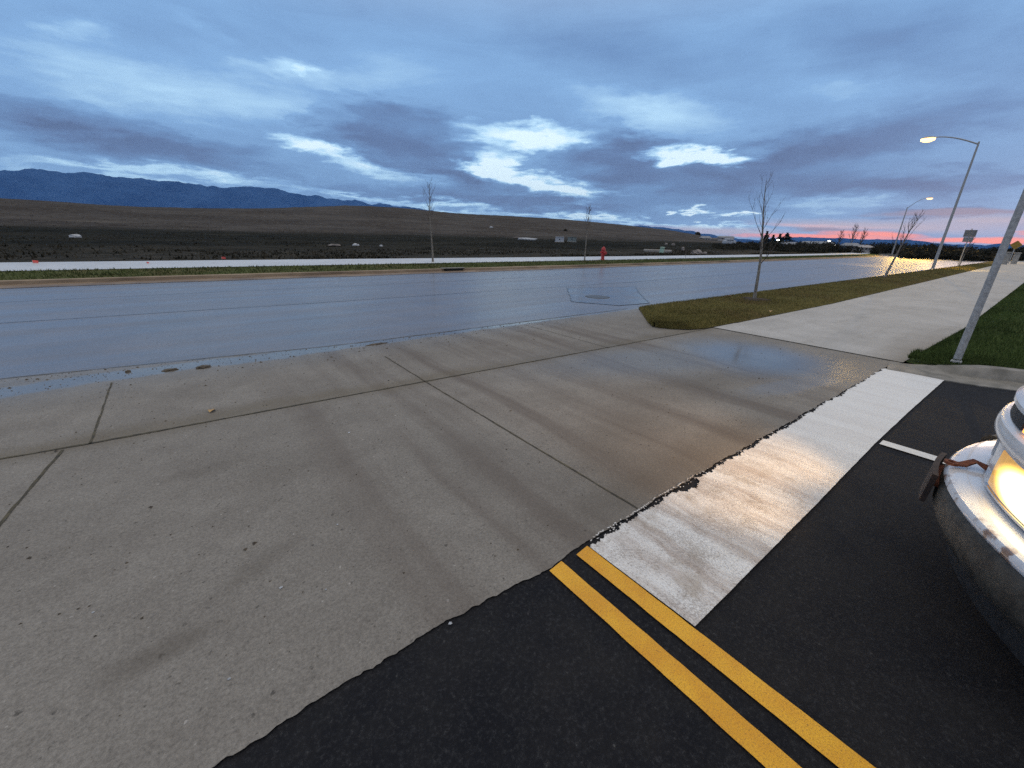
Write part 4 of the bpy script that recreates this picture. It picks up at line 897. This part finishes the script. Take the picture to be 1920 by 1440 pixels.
# body: side profile extruded with rounded shoulders
prof = [(-.34, .33), (-.34, .95), (-1.25, 1.26), (-1.95, 1.95), (-2.2, 2.05), (-5.3, 2.08), (-5.5, 1.9), (-5.55, .5), (-5.45, .35)]
bd = MB(); xs_ = [(1.97, .035), (2.0, .0), (3.90, .0), (3.93, .035)]; k = len(prof); V = []
for x, ins in xs_:
    for y, z in prof: V.append((x+(.09*(1 if x < XC else -1)*smooth(1.2, 2.1, z)), y, z-(ins if z > 1.8 else 0)))
Fc = [(i*k+j, i*k+(j+1) % k, (i+1)*k+(j+1) % k, (i+1)*k+j) for i in range(3) for j in range(k)]+[tuple(range(k-1, -1, -1)), tuple(3*k+j for j in range(k))]
bd.add(V, Fc); body = bd.build('body', M_vw, van)
ws = MB(); ws.add([(2.12, -1.30, 1.315), (3.78, -1.30, 1.315), (3.72, -1.90, 1.905), (2.18, -1.90, 1.905)], [(0, 1, 2, 3)]); ws.v = [(x, y+.012, z+.012) for x, y, z in ws.v]+[(x, y-.02, z-.02) for x, y, z in ws.v]; ws.f += [(4, 5, 6, 7), (0, 1, 5, 4), (1, 2, 6, 5), (2, 3, 7, 6), (3, 0, 4, 7)]
ws.build('windshield', M_glass, van)
for s in (-1, 1):
    X = XC+s*.975
    def wpoly(ys_): 
        m_ = MB(); V = [(X-s*.09*smooth(1.2, 2.1, z)+s*.006, y, z) for y, z in ys_]; V += [(x-s*.03, y, z) for x, y, z in V]; n_ = len(ys_)
        m_.add(V, [tuple(range(n_)), tuple(range(2*n_-1, n_-1, -1))]+[(i, (i+1) % n_, n_+(i+1) % n_, n_+i) for i in range(n_)]); return m_
    d_ = wpoly([(-1.42, .5), (-1.42, 1.30), (-1.98, 1.86), (-2.5, 1.86), (-2.5, .5)]).build('door', M_vw, van)
    X += s*.006; wpoly([(-1.55, 1.27), (-2.02, 1.78), (-2.42, 1.78), (-2.42, 1.27)]).build('window', M_glass, d_); MB().box((X+s*.03, -2.36, 1.12), (.04, .15, .03), 0, .008).build('handle', M_trim, d_)
    mr_ = MB().box((X+s*.16, -1.45, 1.38), (.16, .10, .26), 0, .03); mr_.tube([(X, -1.5, 1.28), (X+s*.14, -1.46, 1.30)], .02, 6); mr_.build('mirror', M_trim, van)
    for yw in (-1.0, -4.4):
        xo = XC+s*.99; xi = XC+s*.74; w = MB().lathe(((xo+xi)/2, yw, .36), [(.20, -.11), (.34, -.115), (.36, -.09), (.36, .09), (.34, .115), (.20, .11)], 30, 'x').build('wheel', M_tyre, van, sm=True)
        MB().lathe(((xo+xi)/2, yw, .36), [(.05, -.118), (.20, -.10), (.205, .10), (.05, .118)], 24, 'x').build('rim', M_chr, w, sm=True)
# rusty bracket with an eye, lying on the bumper shelf
bk = MB(); bp2 = [(2.84, plan(2.84, -.022)), (2.86, plan(2.86, -.05)), (2.90, plan(2.9, -.085)), (2.89, plan(2.89, -.12)), (2.87, plan(2.87, -.14))]
zz_ = [.590, .592, .612, .604, .600]; Lf = []; Rt = []
for i, p in enumerate(bp2):
    a = Vector(bp2[min(i+1, 4)])-Vector(bp2[max(0, i-1)]); a.normalize(); q = Vector((-a.y, a.x))*.020; Lf.append((p[0]+q.x, p[1]+q.y)); Rt.append((p[0]-q.x, p[1]-q.y))
V = []
for i in range(5):
    for p in (Lf[i], Rt[i]): V += [(p[0], p[1], zz_[i]), (p[0], p[1], zz_[i]+.008)]
bk.add(V, [f for i in range(4) for f in ((i*4, i*4+4, i*4+5, i*4+1), (i*4+2, i*4+3, i*4+7, i*4+6), (i*4+1, i*4+5, i*4+7, i*4+3), (i*4, i*4+2, i*4+6, i*4+4))]+[(0, 1, 3, 2), (16, 18, 19, 17)])
cxr, cyr = bp2[0]; ring = []
for k_ in range(20):
    a = 2*pi*k_/20; ring += [(cxr+.013*cos(a), cyr+.013*sin(a)+.012, .601), (cxr+.027*cos(a), cyr+.027*sin(a)+.012, .601), (cxr+.027*cos(a), cyr+.027*sin(a)+.012, .588), (cxr+.013*cos(a), cyr+.013*sin(a)+.012, .588)]
bk.add(ring, [((k_*4+j), (k_*4+(j+1) % 4), ((k_+1) % 20*4+(j+1) % 4), ((k_+1) % 20*4+j)) for k_ in range(20) for j in range(4)])
bk.build('bracket', M_rust, van)
# plate holder standing off the front of the bumper
pl = loft(2.74, 3.10, [(.030, .385), (.052, .385), (.044, .545), (.022, .545)], 10).build('plate_holder', M_plate, van)
loft(2.78, 3.06, [(.0, .47), (.025, .47), (.025, .49), (.0, .49)], 6).build('bracket', M_rust, pl)
loft(3.52, 3.74, [(.002, .40), (.05, .41), (.05, .56), (.02, .585), (-.02, .586), (-.02, .53), (.002, .53)], 8).build('bumper_guard', M_trim, van)
lamp((2.40, plan(2.40, -.01), .70), (2.95, 1.9, -.15), 62, 64, (1, .60, .25), .11, .9, 'headlight_light')
lamp((3.50, plan(3.50, -.01), .70), (3.3, 1.9, -.15), 62, 64, (1, .60, .25), .11, .9, 'headlight_light')
# ------------------------------------------------------------------ air
hz_ = MB().box((0, 0, 700), (25000, 25000, 1402.6)); hz_o = hz_.build('haze', None)
hm = bpy.data.materials.new('haze_air'); hm.use_nodes = True; hm.node_tree.nodes.clear(); out = hm.node_tree.nodes.new('ShaderNodeOutputMaterial'); pv = hm.node_tree.nodes.new('ShaderNodeVolumePrincipled')
pv.inputs['Color'].default_value = (.45, .68, 1, 1); pv.inputs['Density'].default_value = 3.0e-5; pv.inputs['Anisotropy'].default_value = 0
hm.node_tree.links.new(pv.outputs[0], out.inputs['Volume']); hz_o.data.materials.append(hm); hz_o['kind'] = 'stuff'; hz_o['label'] = 'thin blue dusk haze over the plain'; hz_o['category'] = 'haze'
SC.cycles.use_denoising = False; SC.cycles.volume_bounces = 0; SC.cycles.sample_clamp_indirect = 1.5; SC.cycles.sample_clamp_direct = 12; SC.cycles.max_bounces = 6
